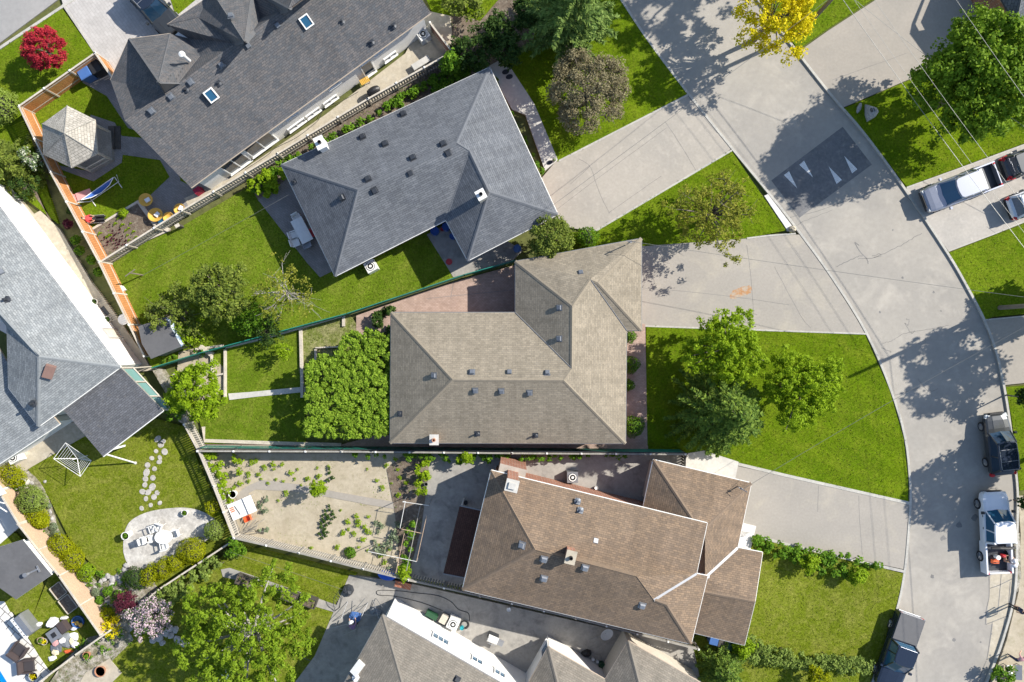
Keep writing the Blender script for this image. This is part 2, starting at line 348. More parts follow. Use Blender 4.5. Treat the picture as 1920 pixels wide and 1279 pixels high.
crack([(1570,500),(1600,485),(1620,478)],.05); crack([(1610,485),(1640,482),(1690,460),(1712,447),(1730,437)],.04); crack([(1612,460),(1604,455),(1614,472),(1626,485),(1629,495)],.06,1)
crack([(1640,482),(1652,480),(1650,476),(1636,480)],.03); crack([(1655,644),(1675,638),(1700,625),(1740,618),(1780,610)],.03); crack([(1655,652),(1668,658),(1672,660)],.04)
crack([(1678,742),(1700,735),(1722,728)],.04); crack([(1722,710),(1738,730),(1750,733),(1760,728)],.025); crack([(1700,598),(1706,600),(1704,610),(1698,606),(1710,625),(1716,620)],.03)
crack([(1480,430),(1515,412),(1560,395)],.025); crack([(1463,410),(1535,395),(1600,370)],.03)
for a in ([(1856,1080),(1856,1120),(1851,1144),(1849,1172)],[(1879,1078),(1876,1112),(1872,1150)],[(1858,1104),(1875,1098),(1900,1086)],[(1850,1172),(1880,1160),(1906,1150)],[(1862,1168),(1858,1200),(1852,1238)],[(1885,1160),(1880,1200),(1876,1222)],[(1851,1238),(1876,1226),(1900,1217)],[(1851,1240),(1842,1262),(1836,1290)],[(1896,1092),(1892,1140),(1890,1160)],[(1908,1150),(1905,1180),(1900,1215)]):
    crack(a,.06,.3)
tag(mb.build('road_crack','tar'),kind='structure')
mb=MB(); 
for x,y,r in ((1757,392,.12),(1694,521,.14),(1752,548,.13),(1675,431,.1),(1651,585,.12),(1766,583,.08),(1830,970,.35),(1800,985,.3),(1750,1082,.22),(1790,1200,.2),(1860,1190,.1),(1840,1205,.1),(1858,1230,.12),(1770,1010,.28),(1690,915,.1)):
    p=W(x,y); n=9; V=[(p.x+math.cos(t)*r*rr.uniform(.4,1),p.y+math.sin(t)*r*rr.uniform(.4,1),-.0955) for t in [2*math.pi*k/n for k in range(n)]]; mb.add(V,[tuple(range(n))])
tag(mb.build('oil_stain','asphalt_old' if 0 else 'tar'),kind='structure')
sheet('road_slab',[(1857,1078),(1903,1072),(1904,1110),(1885,1195),(1876,1228),(1852,1238),(1862,1170),(1850,1172)],-.0985,'conc_warm',-.19)
sheet('verge',[(1909,930),(1914,1000),(1910,1110),(1888,1200),(1858,1285),(1850,1350),(2060,1350),(2060,930)],.01,'soil_sand')
sheet('verge',[(1900,1000),(1912,1000),(1915,1080),(1908,1110),(1903,1110),(1906,1060)],.02,'rock_mix')
# driveways
Z=0.0
sheet('driveway',[(1012,338),(1042,303),(1290,176),(1372,278),(1362,286),(1115,434),(1020,420)],Z,'drive_a')
sheet('driveway',[(1185,470),(1200,461),(1470,440),(1502,440),(1560,522),(1624,627),(1200,611),(1185,600)],Z,'drive_b')
sheet('driveway',[(1340,880),(1374,872),(1705,945),(1704,990),(1697,1068),(1420,1008),(1330,1000)],Z,'drive_b')
sheet('driveway',[(1497,97),(1552,58),(1680,-25),(1760,-80),(1960,-80),(1900,60),(1760,125),(1578,203)],Z,'drive_c')
sheet('driveway',[(1697,354),(1930,268),(2050,225),(2050,370),(1930,412),(1778,470)],Z,'drive_d')
sheet('driveway',[(1846,602),(1862,597),(2050,585),(2050,705),(1884,722)],Z,'drive_c')
sheet('driveway',[(98,-60),(118,8),(178,98),(215,150),(260,150),(330,80),(430,-60)],Z,'pavers_drive')
mb=MB()
for P,w in (([(1048,302),(1290,178)],.14),([(1115,434),(1372,282)],.14),([(1400,447),(1440,442),(1492,438)],.12),([(1200,611),(1625,626)],.12),([(1375,868),(1480,893),(1600,920),(1707,944)],.22),([(1395,1000),(1480,1022),(1600,1050),(1697,1072)],.2),
  ([(1700,352),(1800,316),(1930,268)],.12),([(1778,471),(1860,440),(1930,412)],.1),([(1846,600),(1930,592)],.1),([(118,8),(178,98),(215,150)],.16),([(300,-20),(318,18),(332,40)],.14)):
    strip(mb,P,w,.03,-.1)
tag(mb.build('driveway_edging','kerb'),kind='structure')
mb=MB()
def joint(pts,w=.03,z=.006,amp=.6):
    P=smoothline(pts,8); P=[(x+rr.uniform(-amp,amp)*.5,y+rr.uniform(-amp,amp)*.5) for x,y in P]; strip(mb,P,w,z)
for a in ([(1247,228),(1275,270),(1305,320)],[(1085,298),(1106,312),(1118,345),(1130,375),(1143,400)],[(1400,460),(1408,520),(1413,590)],[(1106,312),(1070,345)],[(1140,400),(1240,330)],[(1010,420),(1100,350),(1250,240)],[(1610,930),(1612,980),(1617,1040)],[(1535,910),(1533,960)],[(1203,540),(1300,548),(1400,560),(1480,572)],[(1420,590),(1410,588)],[(1350,838),(1352,862)],[(1452,500),(1500,590),(1520,615)],[(1290,180),(1315,215),(1345,250)],[(1850,425),(1870,440)],[(1560,150),(1700,100)]):
    joint(a,.025)
tag(mb.build('driveway_crack','tar'),kind='structure')
mb=MB()
P=smoothline([(1368,551),(1376,545),(1395,537),(1408,537),(1407,549),(1392,555),(1372,561),(1368,551)],5)[:-1]
mb.add([(*W2(x+rr.uniform(-1.5,1.5),y+rr.uniform(-1,1)),.005) for x,y in P],[tuple(range(len(P)))]); tag(mb.build('driveway_stain','rust_stain'),kind='structure')
# lawns
def lawn(p,m='lawn_a',z=.02): return sheet('lawn',p,z,m)
lawn([(-150,190),(0,94),(116,16),(176,100),(34,200),(80,330),(110,420),(30,360),(-150,330)])
lawn([(30,195),(176,98),(215,150),(260,200),(365,345),(270,380),(160,440),(120,350)],'lawn_a',.016)
lawn([(186,492),(340,425),(500,330),(860,380),(970,480),(650,590),(285,692),(210,530)],'lawn_mown',.018)
lawn([(800,-60),(1130,-60),(1164,2),(1214,77),(1288,176),(1045,303),(935,115),(850,110),(800,0)],'lawn_front')
lawn([(1030,440),(1115,432),(1371,282),(1474,432),(1400,447),(1198,462),(1020,480)],'lawn_front',.018)
lawn([(1212,613),(1622,628),(1668,732),(1694,822),(1703,902),(1703,940),(1600,918),(1480,890),(1376,866),(1300,850),(1212,842)],'lawn_front')
lawn([(1400,1004),(1480,1024),(1600,1052),(1694,1076),(1682,1130),(1657,1210),(1630,1285),(1600,1350),(1290,1350),(1290,1200),(1380,1150)],'lawn_dry')
lawn([(350,700),(420,650),(566,615),(572,700),(572,832),(384,832),(370,770)],'lawn_mown')
lawn([(560,612),(655,590),(672,612),(668,640),(640,700),(560,700)],'lawn_worn',.022)
lawn([(45,870),(130,800),(200,760),(345,800),(385,900),(432,1000),(380,1070),(300,1130),(190,1080),(130,1010),(90,930)],'lawn_dry',.01)
lawn([(0,1110),(30,1130),(60,1160),(100,1060),(190,1185),(90,1260),(62,1210),(20,1140),(-60,1100)],'lawn_dry',.008)
lawn([(-60,980),(30,1000),(90,1060),(60,1160),(-60,1120)],'lawn_dry',.006)
lawn([(190,1220),(380,1080),(440,1018),(670,1075),(630,1130),(560,1360),(120,1360)],'lawn_dry',.012)
lawn([(1580,204),(1760,127),(1860,70),(2050,20),(2050,222),(1928,266),(1700,350),(1622,248)],'lawn_front')
lawn([(1780,474),(1930,416),(2050,375),(2050,578),(1862,594),(1848,600),(1815,535)],'lawn_a')
lawn([(1497,92),(1552,54),(1680,-30),(1740,-75),(1420,-75),(1420,-10)],'lawn_a')
lawn([(1886,726),(2050,712),(2050,900),(1912,920),(1898,790)],'lawn_a')
lawn([(310,-30),(372,-5),(330,30)],'lawn_a',.022)
# planting soil, paths, patios
sheet('garden_soil',[(378,850),(800,850),(790,960),(765,1082),(600,1045),(440,1006),(395,900)],.012,'soil_sand')
sheet('garden_bed',[(176,430),(255,380),(285,400),(318,432),(190,488)],.07,'soil_dark')
sheet('garden_bed',[(0,330),(60,340),(140,520),(200,590),(180,600),(120,500),(95,410),(60,360)],.03,'soil_dark')
sheet('garden_bed',smoothline([(0,905),(40,880),(75,905),(95,950),(108,1000),(140,1045),(165,1080),(190,1095),(225,1070),(262,1040),(300,1110),(330,1085),(250,1180),(205,1195),(150,1130),(80,1020),(10,920)],3),.045,'rock_mix')
sheet('garden_bed',[(335,660),(378,650),(420,690),(425,735),(380,750),(330,720)],.03,'soil_sand')
sheet('garden_bed',[(845,20),(900,40),(960,-30),(1005,0),(1000,90),(945,110),(915,128),(560,322),(485,378),(470,350),(560,280),(700,195),(850,100)],.024,'soil_dark')
sheet('garden_bed',[(725,880),(762,848),(806,850),(802,900),(790,990),(765,1085),(752,1082),(740,960)],.05,'soil_dark')
sheet('garden_bed',[(120,1240),(165,1195),(240,1180),(250,1200),(170,1279),(80,1300)],.03,'rock_mix')
sheet('patio',[(668,592),(780,552),(870,523),(966,497),(1010,485),(1010,610),(735,640),(700,640),(668,640)],.03,'pavers_pink')
sheet('path',[(1165,600),(1210,608),(1214,842),(1165,842)],.03,'pavers_pink')
sheet('side_path',[(710,815),(1215,836),(1215,850),(370,842),(370,834),(640,834)],.032,'pavers_pink')
sheet('patio',[(484,375),(560,320),(640,500),(600,520),(575,492)],.035,'pavers_grey')
sheet('patio',[(800,440),(870,400),(980,470),(960,490),(850,520),(838,500)],.035,'conc_grey')
sheet('path',[(170,215),(215,230),(228,255),(300,262),(318,290),(338,335),(330,400),(285,385),(262,390),(320,335),(300,300),(230,290),(228,305),(175,340),(115,318),(110,310),(160,320)],.026,'pavers_grey')
sheet('patio',[(262,385),(320,330),(360,350),(455,292),(440,348),(357,398),(300,428),(278,432)],.03,'pavers_grey')
sheet('path',[(150,120),(178,100),(230,150),(300,260),(240,240),(200,180),(155,155)],.028,'pavers_grey')
sheet('side_path',[(345,372),(430,335),(610,215),(760,100),(800,20),(845,30),(850,98),(700,192),(530,296),(360,398)],.03,'conc_warm')
sheet('path',[(915,125),(945,108),(1002,195),(1046,300),(1022,320),(985,215),(960,205)],.034,'conc_light')
sheet('side_path',[(0,355),(35,370),(62,402),(75,395),(112,430),(172,530),(195,560),(262,655),(285,695),(215,700),(0,450)],.034,'conc_warm')
sheet('path',[(428,738),(470,735),(572,725),(572,735),(480,744),(430,750)],.05,'conc_light')
sheet('path',[(462,912),(490,900),(560,908),(640,924),(790,950),(790,962),(700,948),(560,922),(480,918),(466,925),(478,950),(455,955),(440,930)],.04,'drive_c')
sheet('patio',[(800,848),(1280,848),(1290,880),(1210,950),(1010,1000),(860,1100),(765,1082),(790,960)],.036,'conc_grey')
sheet('path',[(1290,850),(1320,845),(1385,866),(1378,902),(1280,880)],.04,'conc_light')
sheet('patio',[(655,1078),(760,1092),(1300,1215),(1330,1350),(500,1350),(590,1230),(620,1160)],.034,'conc_grey')
sheet('patio',smoothline([(231,1035),(233,1000),(247,975),(285,958),(345,952),(385,962),(405,980),(392,1010),(345,1035),(300,1058),(262,1066),(240,1058),(231,1035)],4),.05,'flag')
sheet('patio',[(-60,1125),(8,1128),(30,1170),(62,1215),(95,1262),(60,1300),(-60,1330)],.03,'pavers_white')
sheet('patio',[(-60,1140),(0,1165),(28,1205),(45,1240),(40,1330),(-60,1330)],.036,'conc_white')
sheet('patio',[(-60,930),(0,930),(40,985),(0,1020),(-60,1020)],.036,'conc_white')
sheet('pool_water',[(-60,1235),(0,1258),(13,1279),(0,1320),(-60,1320)],.041,'water_blue')
sheet('patio',[(0,862),(120,790),(190,800),(60,875),(30,895),(0,895)],.03,'conc_warm')
sheet('patio',[(160,1262),(205,1235),(228,1262),(190,1300),(120,1330)],.05,'conc_warm')
sheet('path',[(414,1068),(430,1065),(490,1085),(640,1138),(640,1152),(560,1128),(480,1095),(418,1082)],.045,'conc_grey')
mb=MB()
for P,w,h in (([(424,745),(424,655)],.14,.3),([(565,618),(568,735)],.22,.25),([(398,660),(400,705),(424,700)],.14,.25),([(424,652),(500,634),(645,592)],.14,.2),([(568,745),(568,722)],.2,.3),([(645,592),(645,612)],.2,.2),([(382,800),(384,826),(560,832),(640,834)],.25,.1),([(176,430),(262,378)],.16,.2),([(262,378),(292,420),(318,432)],.3,.25),([(190,488),(318,432)],.12,.1),([(378,650),(400,665)],.3,.4),([(370,655),(420,648)],.16,.35),([(330,700),(345,730),(350,770)],.4,.35),([(593,655),(593,675)],.14,.3),([(593,652),(640,650)],.1,.25)):
    strip(mb,P,w,h,-.1)
tag(mb.build('garden_edging','wood_pale'),'pale edging along the beds and terraces','edging',kind='structure')
sheet('retaining_edge',[(283,690),(300,692),(345,760),(352,800),(335,790),(318,750)],.55,'rock_mix')
mb=MB()
for P in ([(855,505),(845,560)],[(800,560),(1000,540)],[(680,1130),(600,1250)],[(640,1110),(700,1140),(800,1170)],[(560,1230),(640,1260)],[(690,1120),(640,1279)],[(800,900),(840,930)],[(795,995),(850,1010)],[(790,920),(860,950)],[(930,1100),(1000,1120),(1140,1160)],[(960,1130),(940,1180)],[(555,990),(560,995)],[(1310,850),(1312,880)],[(1350,855),(1385,870)],[(1000,215),(985,225)],[(1020,255),(1000,262)],[(965,150),(945,165)]):
    if P[0][1]>1000 or P[0][0]>780: strip(mb,P,.03,.046)
tag(mb.build('patio_joint','tar'),kind='structure')
# ---------------------------------------------------------------- houses
from mathutils.geometry import tessellate_polygon
def inset(P,d):
    n=len(P); a=sum(P[i][0]*P[(i+1)%n][1]-P[(i+1)%n][0]*P[i][1] for i in range(n)); s=1 if a>0 else -1; out=[]
    for i in range(n):
        p0,p1,p2=[Vector(P[(i+k)%n][:2]) for k in (-1,0,1)]
        d1=(p1-p0).normalized(); d2=(p2-p1).normalized(); n1=Vector((-d1.y,d1.x))*s; n2=Vector((-d2.y,d2.x))*s
        m=(n1+n2); m=m/max(m.length_squared/2,.35); out.append(tuple(p1+m*d))
    return out
class House:
    def __init__(s,name,label,cat,V,loc=None):
        s.V={k:(W(*v) if not isinstance(v,Vector) else v) for k,v in V.items()}; c=sum(s.V.values(),Vector())/len(s.V)
        s.root=thing(name,label,cat,(c.x,c.y,0)); s.tris=[]
    def roof(s,faces,mat,thick=.17,name='roof',rim='dark_trim'):
        mb=MB(); F=[f.split() for f in faces]; cnt={}; fc={}
        for f in F:
            P=[s.V[k] for k in f]; e=(P[1]-P[0]).normalized(); nn=Vector((0,0,0))
            for i in range(len(P)): nn+=(P[i]-P[0]).cross(P[(i+1)%len(P)]-P[0])
            nn.normalize()
            if nn.z<0: nn=-nn
            g=nn.cross(e).normalized(); uv=[((p-P[0]).dot(e)+7*len(mb.f),(p-P[0]).dot(g)) for p in P]
            A=sum(P[i].x*P[(i+1)%len(P)].y-P[(i+1)%len(P)].x*P[i].y for i in range(len(P)))
            TS=[]
            for tr in tessellate_polygon([[Vector((p.x,p.y,0)) for p in P]]):
                a_,b_,c_=[P[i] for i in tr]
                if (b_.x-a_.x)*(c_.y-a_.y)-(b_.y-a_.y)*(c_.x-a_.x)<0: tr=tr[::-1]
                TS.append(tuple(tr)); s.tris.append((a_,b_,c_,nn.copy(),e.copy()))
            mb.cur=0; mb.add(P,TS,[[uv[i] for i in t_] for t_ in TS])
            mb.cur=1; mb.add([p-Vector((0,0,thick)) for p in P],[t_[::-1] for t_ in TS])
            for i in range(len(f)):
                k=frozenset((f[i],f[(i+1)%len(f)])); cnt[k]=cnt.get(k,0)+1; fc.setdefault(k,[]).append((P[0],nn))
        for k,c in cnt.items():
            if c==1:
                a,b=[s.V[q] for q in k]; d=Vector((0,0,thick)); mb.add([a,b,b-d,a-d],[(0,1,2,3)])
        o=mb.build(name,[mat,rim],s.root); s.roofo=o
        if mat.startswith('sh_') and mat!='sh_G':
            for k,L_ in fc.items():
                if len(L_)!=2: continue
                a,b=[s.V[q] for q in k]; h=Vector((-(b-a).y,(b-a).x,0)).normalized()*.5; m_=(a+b)/2
                def pz(pl,x): return pl[0].z-(pl[1].x*(x.x-pl[0].x)+pl[1].y*(x.y-pl[0].y))/max(pl[1].z,.05)
                z1=min(pz(L_[0],m_+h),pz(L_[1],m_+h)); z2=min(pz(L_[0],m_-h),pz(L_[1],m_-h))
                if z1+z2<2*m_.z-.1:
                    c=MB(); d=(b-a).normalized(); w_=h*.26; up=Vector((0,0,.035)); dz1=Vector((0,0,(z1-m_.z)*.26+.022)); dz2=Vector((0,0,(z2-m_.z)*.26+.022))
                    c.add([a+up,b+up,b+w_+dz1,a+w_+dz1,a-w_+dz2,b-w_+dz2],[(0,1,2,3)[::-1],(4,5,1,0)[::-1]]); c.build('ridge_cap','cap_'+mat,o)
        return o
    def walls(s,keys,z1,mat,over=.45,name='wall',z0=-.1):
        P=inset([s.V[k] if isinstance(k,str) else W(*k) for k in keys],over); mb=MB(); mb.prism([(p[0],p[1]) for p in P],z0,z1)
        s.wp=P; s.wallo=mb.build(name,mat,s.root); return s.wallo
    def gutters(s,pairs,mat='white_trim',r=.055):
        mb=MB()
        for pr in pairs:
            ks=pr.split(); pts=[s.V[k]+Vector((0,0,-.06)) for k in ks]
            for a,b in zip(pts,pts[1:]):
                d=(b-a).normalized(); q=Vector((-d.y,d.x,0))*.06
                for sg in (1,): mb.tube([a-d*0+q*0,b],r,6)
        return mb.build('gutter',mat,s.root)
    def hit(s,px,py):
        o=Vector((0,0,H)); d=(W(px,py,0)-o); best=None
        for a,b,c,n,e in s.tris:
            den=n.dot(d)
            if abs(den)<1e-9: continue
            t=n.dot(a-o)/den
            if t<=0: continue
            p=o+d*t; ok=True
            sg=[]
            for u,v in ((a,b),(b,c),(c,a)): sg.append((v.x-u.x)*(p.y-u.y)-(v.y-u.y)*(p.x-u.x))
            if (min(sg)>=-1e-3 or max(sg)<=1e-3) and (best is None or t<best[0]): best=(t,p,n,e)
        if best is None: p=W(px,py,4); return p,Vector((0,0,1)),Vector((1,0,0))
        return best[1:]
    def frame(s,px,py,upright=False):
        p,n,e=s.hit(px,py)
        if upright:
            e=Vector((e.x,e.y,0)).normalized(); n=Vector((0,0,1))
        g=n.cross(e).normalized(); e=g.cross(n).normalized()
        return Matrix(((e.x,g.x,n.x,p.x),(e.y,g.y,n.y,p.y),(e.z,g.z,n.z,p.z),(0,0,0,1)))
    def vents(s,L,mat='metal_vent',sz=.36):
        for x,y in L:
            m=s.frame(x,y); k=random.uniform(.95,1.05); mb=MB(); mb.box(m,sz*1.25,sz*1.25,.025); mb.box(m,sz*.8,sz*.8,.12,.02); mb.box(m,sz*k,sz*k,.09,.12,.75); mb.build('roof_vent',mat,s.root)
    def pipes(s,L,mat='metal_dark',r=.06,h=.4):
        for x,y in L:
            m=s.frame(x,y,True); mb=MB(); mb.lathe(m,[(r*3,.0),(r*1.4,.06),(r,.07),(r,h),(r*.8,h)],10); mb.box(s.frame(x,y),.4,.4,.015); mb.build('vent_pipe',mat,s.root)
    def chimney(s,px,py,w,d,h,mat,cap='conc_light',pot=True,down=1.2,rot=None,zb=None):
        m=s.frame(px,py,True)
        if zb is not None: m=T(*W2(px,py,zb),zb,math.atan2(m[1][0],m[0][0]))
        mb=MB(); mb.box(m,w,d,h+down,-down); o=mb.build('chimney',mat,s.root)
        mb=MB(); mb.box(m,w+.14,d+.14,.1,h); c=mb.build('chimney_cap',cap,o)
        if pot:
            mb=MB(); mb.lathe(m,[(.13,h+.1),(.13,h+.32),(.09,h+.32),(.09,h+.12)],12); mb.build('flue','terracotta' if pot==1 else 'plastic_black',o)
        return o
    def skylight(s,px,py,w=.62,d=.74):
        m=s.frame(px,py); mb=MB()
        for x,y,a,b in ((0,d/2,w+.08,.08),(0,-d/2,w+.08,.08),(w/2,0,.08,d-.08),(-w/2,0,.08,d-.08)): mb.box(m@T(x,y),a,b,.24,-.02)
        o=mb.build('skylight','white_trim',s.root); mb=MB(); mb.box(m,w-.1,d-.1,.16,0); mb.build('pane','glass_blue',o)
    def window(s,i,t,w,z0,z1,mat='glass',frame='white_trim',name='window',proud=.05,sill=True,n=1):
        """window on wall edge i (footprint edge) at fraction t"""
        P=s.wp; a,b=Vector(P[i%len(P)]),Vector(P[(i+1)%len(P)]); c=a.lerp(b,t); d=(b-a).normalized(); cen=Vector((sum(p[0] for p in P)/len(P),sum(p[1] for p in P)/len(P)))
        q=Vector((-d.y,d.x)); q=q if q.dot(c-cen)>0 else -q
        m=Matrix(((d.x,q.x,0,c.x),(d.y,q.y,0,c.y),(0,0,1,0),(0,0,0,1)))
        mb=MB(); h=z1-z0
        for x,zz,a_,b_ in ((0,z0,w,.07),(0,z1-.07,w,.07)): mb.box(m@T(x,proud,0),a_,.1,b_,zz)
        for k in range(n+1): mb.box(m@T(-w/2+.035+(w-.07)*k/n,proud,0),.07,.098,h-.14,z0+.07)
        if sill: mb.box(m@T(0,proud+.07,0),w+.1,.16,.05,z0-.05)
        o=mb.build(name,frame,s.root); mb=MB(); mb.box(m@T(0,proud-.03,0),w-.1,.06,h-.1,z0+.05); mb.build('pane',mat,o); return o
# house A: long dark roof, top left
A=House('house','large top left house with dark gabled roof, two skylights and white side wall','house',dict(
 s=(358,352,3.4),w=(207,150,3.4),g=(234,226,6.5),e=(808,24,3.4),r=(716,-112,6.5),n=(640,-235,3.4),
 m=(308,174,6.5),m2=(335,155,6.5),ma=(440,81.5,6.5),me=(475,57,6.5),mc=(525,22,6.5),mf=(560,-2,6.5),a1=(241,73,3.4),b1=(319,63,3.4),p1=(297,154,8.3),v1=(375,105,4.9),i=(353,72,3.4),j=(313,46,3.4),k=(386,-3,3.4),k2=(372,33,3.75),p2=(458,78,8.3),
 c2=(388,-30,3.6),d2=(500,-70,3.6),v2=(520,36,5.7),p3=(541,17,8.1),k3=(472,-20,3.9),k4=(490,33,4.6)))
A.roof(['s e r g','w a1 m g','a1 p1 m','a1 b1 p1','b1 i v1 m2 p1','p1 m2 m','i v1 m2 ma k2 j','j k k2','k c2 p2 ma k2','c2 d2 k3 p2','p2 me ma','k3 k4 me p2','k4 me mc','k3 p3 mc k4','k3 n p3','p3 mf mc','n r mf p3'],'sh_A')
mb=MB(); P=[A.V[k]+Vector((0,0,.03)) for k in ('p2','p3','r','g')]; 
A.walls(['s','e',(700,-100,3.4),(640,-160,3.4),(388,-10,3.4),(315,62,3.4),(245,88,3.4),'w'],3.35,'stucco_white',.42)
A.gutters(['s e','w a1','a1 b1','j k','k c2'],'tan_trim',.06)
mb=MB(); mb.prism([tuple(A.V['s'].xy),tuple(A.V['w'].xy),tuple(A.V['g'].xy)],0,0.01)
g0=A.V['g']; 
mb=MB(); pp=[Vector((*A.wp[0],3.3)),Vector((*A.wp[7],3.3)),Vector((g0.x+.4,g0.y-.25,5.75))]; mb.add(pp+[p+Vector((.15,-.1,0)) for p in pp],[(0,1,2),(5,4,3),(0,3,4,1),(1,4,5,2),(2,5,3,0)]); mb.build('gable_wall','stucco_white',A.root)
A.vents([(465,85),(415,121),(357,154),(320,181),(284,208),(433,31),(520,47),(258,117)])
A.pipes([(410,157),(349,169),(641,41),(738,49),(697,80)],'metal_dark',.07,.25)
A.skylight(396,178); A.skylight(574,40)
m=A.frame(354,113,True); mb=MB(); mb.lathe(m,[(.11,-.1),(.11,.9),(.2,.92),(.2,1.08),(.05,1.14)],14); mb.build('flue_pipe','metal_white',A.root)
for t,w,a,b,n in ((.14,1.9,.3,2.6,2),(.255,2.3,.5,2.9,2),(.40,1.5,.25,.8,2),(.475,1.2,.25,.75,2),(.41,1.0,2.3,2.9,1),(.555,1.2,.25,.75,2),(.60,1.0,2.2,2.9,1),(.735,.95,.1,2.2,1),(.80,.9,2.3,2.9,1),(.83,1.1,.3,.8,2)):
    A.window(0,t,w,a,b,'glass',n=n)
# house M
Mh=House('house','house with the blue grey hipped roof, dark vents and white chimney','house',dict(
 w=(527,309,3.0),n=(918,126,3.0),e=(1046,402,3.0),se=(877,489,3.0),ii=(836,413,3.0),s=(628,518,3.0),r1=(671,356,5.1),r2=(856,268,5.1),q=(880,283,4.9),t=(917,360,4.75)))
Mh.roof(['w n r2 r1','n e t q r2','e se t','se ii q t','ii s r1 r2 q','s w r1'],'sh_M',rim='tan_trim')
Mh.walls(['w','n','e','se','ii','s'],2.9,'brick_red',.45); Mh.gutters(['w n','n e','e se','se ii','ii s','s w'],'white_trim',.045)
Mh.vents([(642,371),(702,357),(690,336),(769,324),(774,296),(722,270),(680,257),(756,214),(831,270),(840,287)],'metal_dark',.38)
Mh.pipes([(552,341)]); Mh.chimney(608,276,.55,.75,1.1,'stucco_white','white_trim',2); Mh.chimney(903,371,.55,.5,1.05,'wall_cream','white_trim',2)
# house B
B=House('house','house with the beige L shaped hipped roof in the middle of the block','house',dict(
 nw=(733,586,3.0),i=(966,586,3.0),gn=(966,490,3.0),ge=(1203,447,3.0),gs=(1203,620,3.0),j=(1175,620,3.0),se=(1173,832,3.0),sw=(731,831,3.0),
 r1=(849,712,5.15),r2=(1057,713,5.15),k=(1072,691,5.0),q=(1073,574,5.0),a=(1107,524,4.55),b=(1121,530,4.45)))
B.roof(['nw i k r2 r1','i gn q k','gn ge b a q','ge gs b','gs j a b','j se r2 k q a','se sw r1 r2','sw nw r1'],'sh_B',rim='tan_trim')
B.walls(['nw','i','gn','ge','gs','j','se','sw'],2.9,'brick_red',.5); B.gutters(['nw i','i gn','gn ge','ge gs','gs j','j se','se sw','sw nw'],'metal_grey',.045)
mb=MB()
for a,b in (('i','k'),('j','a')):
    p,q=B.V[a],B.V[b]; mb.tube([p+Vector((0,0,.02)),q+Vector((0,0,.02))],.035,4)
mb.build('valley_flashing','metal_vent',B.root)
B.vents([(1089,512),(1049,577),(1049,635),(814,704),(885,698),(955,698),(1026,699),(891,732),(940,733),(993,736)],'metal_vent',.34)
B.pipes([(895,813),(1004,816),(750,776)],'metal_dark',.07,.35); B.chimney(816,822,.5,.6,.7,'brick_red','conc_light',1)
def mast(Hs,px,py,h=1.5,dx=.8,dy=-.2):
    m=Hs.frame(px,py,True); p=m.translation; mb=MB(); mb.tube([p,p+Vector((0,0,h)),p+Vector((dx*.35,dy*.35,h+.15))],.04,7); mb.tube([p+Vector((-.15,.05,h*.75)),p+Vector((.15,-.05,h*.75))],.03,5)
    mb.box(Matrix.Translation(p+Vector((0,0,h*.7))),.12,.12,.14); mb.build('service_mast','metal_grey',Hs.root)
mast(B,1176,458)
# house R
R=House('house','house with the brown split level shingle roof and red brick chimney, lower centre','house',dict(
 nw=(921,882,4.7),ne=(1326,981,4.7),e1=(1306,1076,4.7),e2=(1327,1080,4.7),se=(1296,1208,4.7),sw=(867,1106,4.7),r1=(1004,1031,6.6),r2=(1194,1081,6.6),v=(1226,1125,5.9),h=(1250,1134,5.9),
 gn=(1225,862,3.0),ge=(1409,906,3.0),gi=(1383,1027,3.0),pn=(1430,1036,3.0),pr=(1416,1128,4.1),ps=(1396,1210,3.0),pw=(1285,1183,3.0),
 gw=(1206,951,3.0),ga=(1298,972,4.6),gb=(1322,990,4.6),gv=(1322,1083,4.0),pm=(1300,1106,4.1)))
R.roof(['nw ne e1 v r2 r1','e1 e2 se h v','se sw r1 r2 v h','sw nw r1'],'sh_R',rim='dark_trim')
R.roof(['gw gn ga','gn ge gb ga','ge gi gv gb','gi pn pr pm gv','ps pw pm pr'],'sh_R',rim='dark_trim',name='lower_roof')
R.walls(['nw','ne','e1','e2','se','sw'],4.6,'brick_red',.38)
R.walls([(1225,862,3),(1409,906,3),(1383,1027,3),(1430,1036,3),(1396,1210,3),(1285,1183,3),(1290,1000,3),(1206,951,3)],2.9,'wall_cream',.4,'wing_wall')
R.gutters(['nw ne','ne e1','e2 se','se sw','sw nw','gw gn','gn ge','ge gi','gi pn','pn pr','pr ps','ps pw','e1 e2'],'white_trim',.05)
mb=MB()
for a,b in (('e1','v'),('gi','gv')):
    p,q=R.V[a],R.V[b]; d=(q-p).normalized(); n=Vector((-d.y,d.x,0)).normalized()*.09; u=Vector((0,0,.035)); mb.add([p+n+u,p-n+u,q-n+u,q+n+u],[(0,1,2,3)])
mb.build('valley_flashing','metal_grey',R.root)
p=W(1316,1077,3.6); mb=MB(); mb.box(T(p.x,p.y,3.5,-.1),.85,.22,.5); mb.build('fascia_board','white_trim',R.root)
R.vents([(979,1022),(1020,1048),(1020,1084),(1116,1014),(1097,1064),(1204,1135)],'metal_grey',.4)
R.pipes([(1083,940),(1088,957),(1301,996)],'metal_vent',.08,.3); R.chimney(1068,1037,.55,.75,.95,'brick_red','conc_warm',2)
mast(R,1383,912,1.0,.9,-.5)
p=W(960,893,4.4); mb=MB(); mb.box(T(p.x,p.y+.15,0,-.24),1.9,.9,4.0); mb.box(T(p.x,p.y-.05,0,-.24),.75,.7,3.4,4.0); o=mb.build('chimney','brick_red',R.root)
mb=MB(); mb.box(T(p.x,p.y-.05,7.4,-.24),.85,.8,.12); mb.box(T(p.x,p.y-.05,7.52,-.24),.45,.4,.12); mb.build('chimney_cap','conc_light',o)
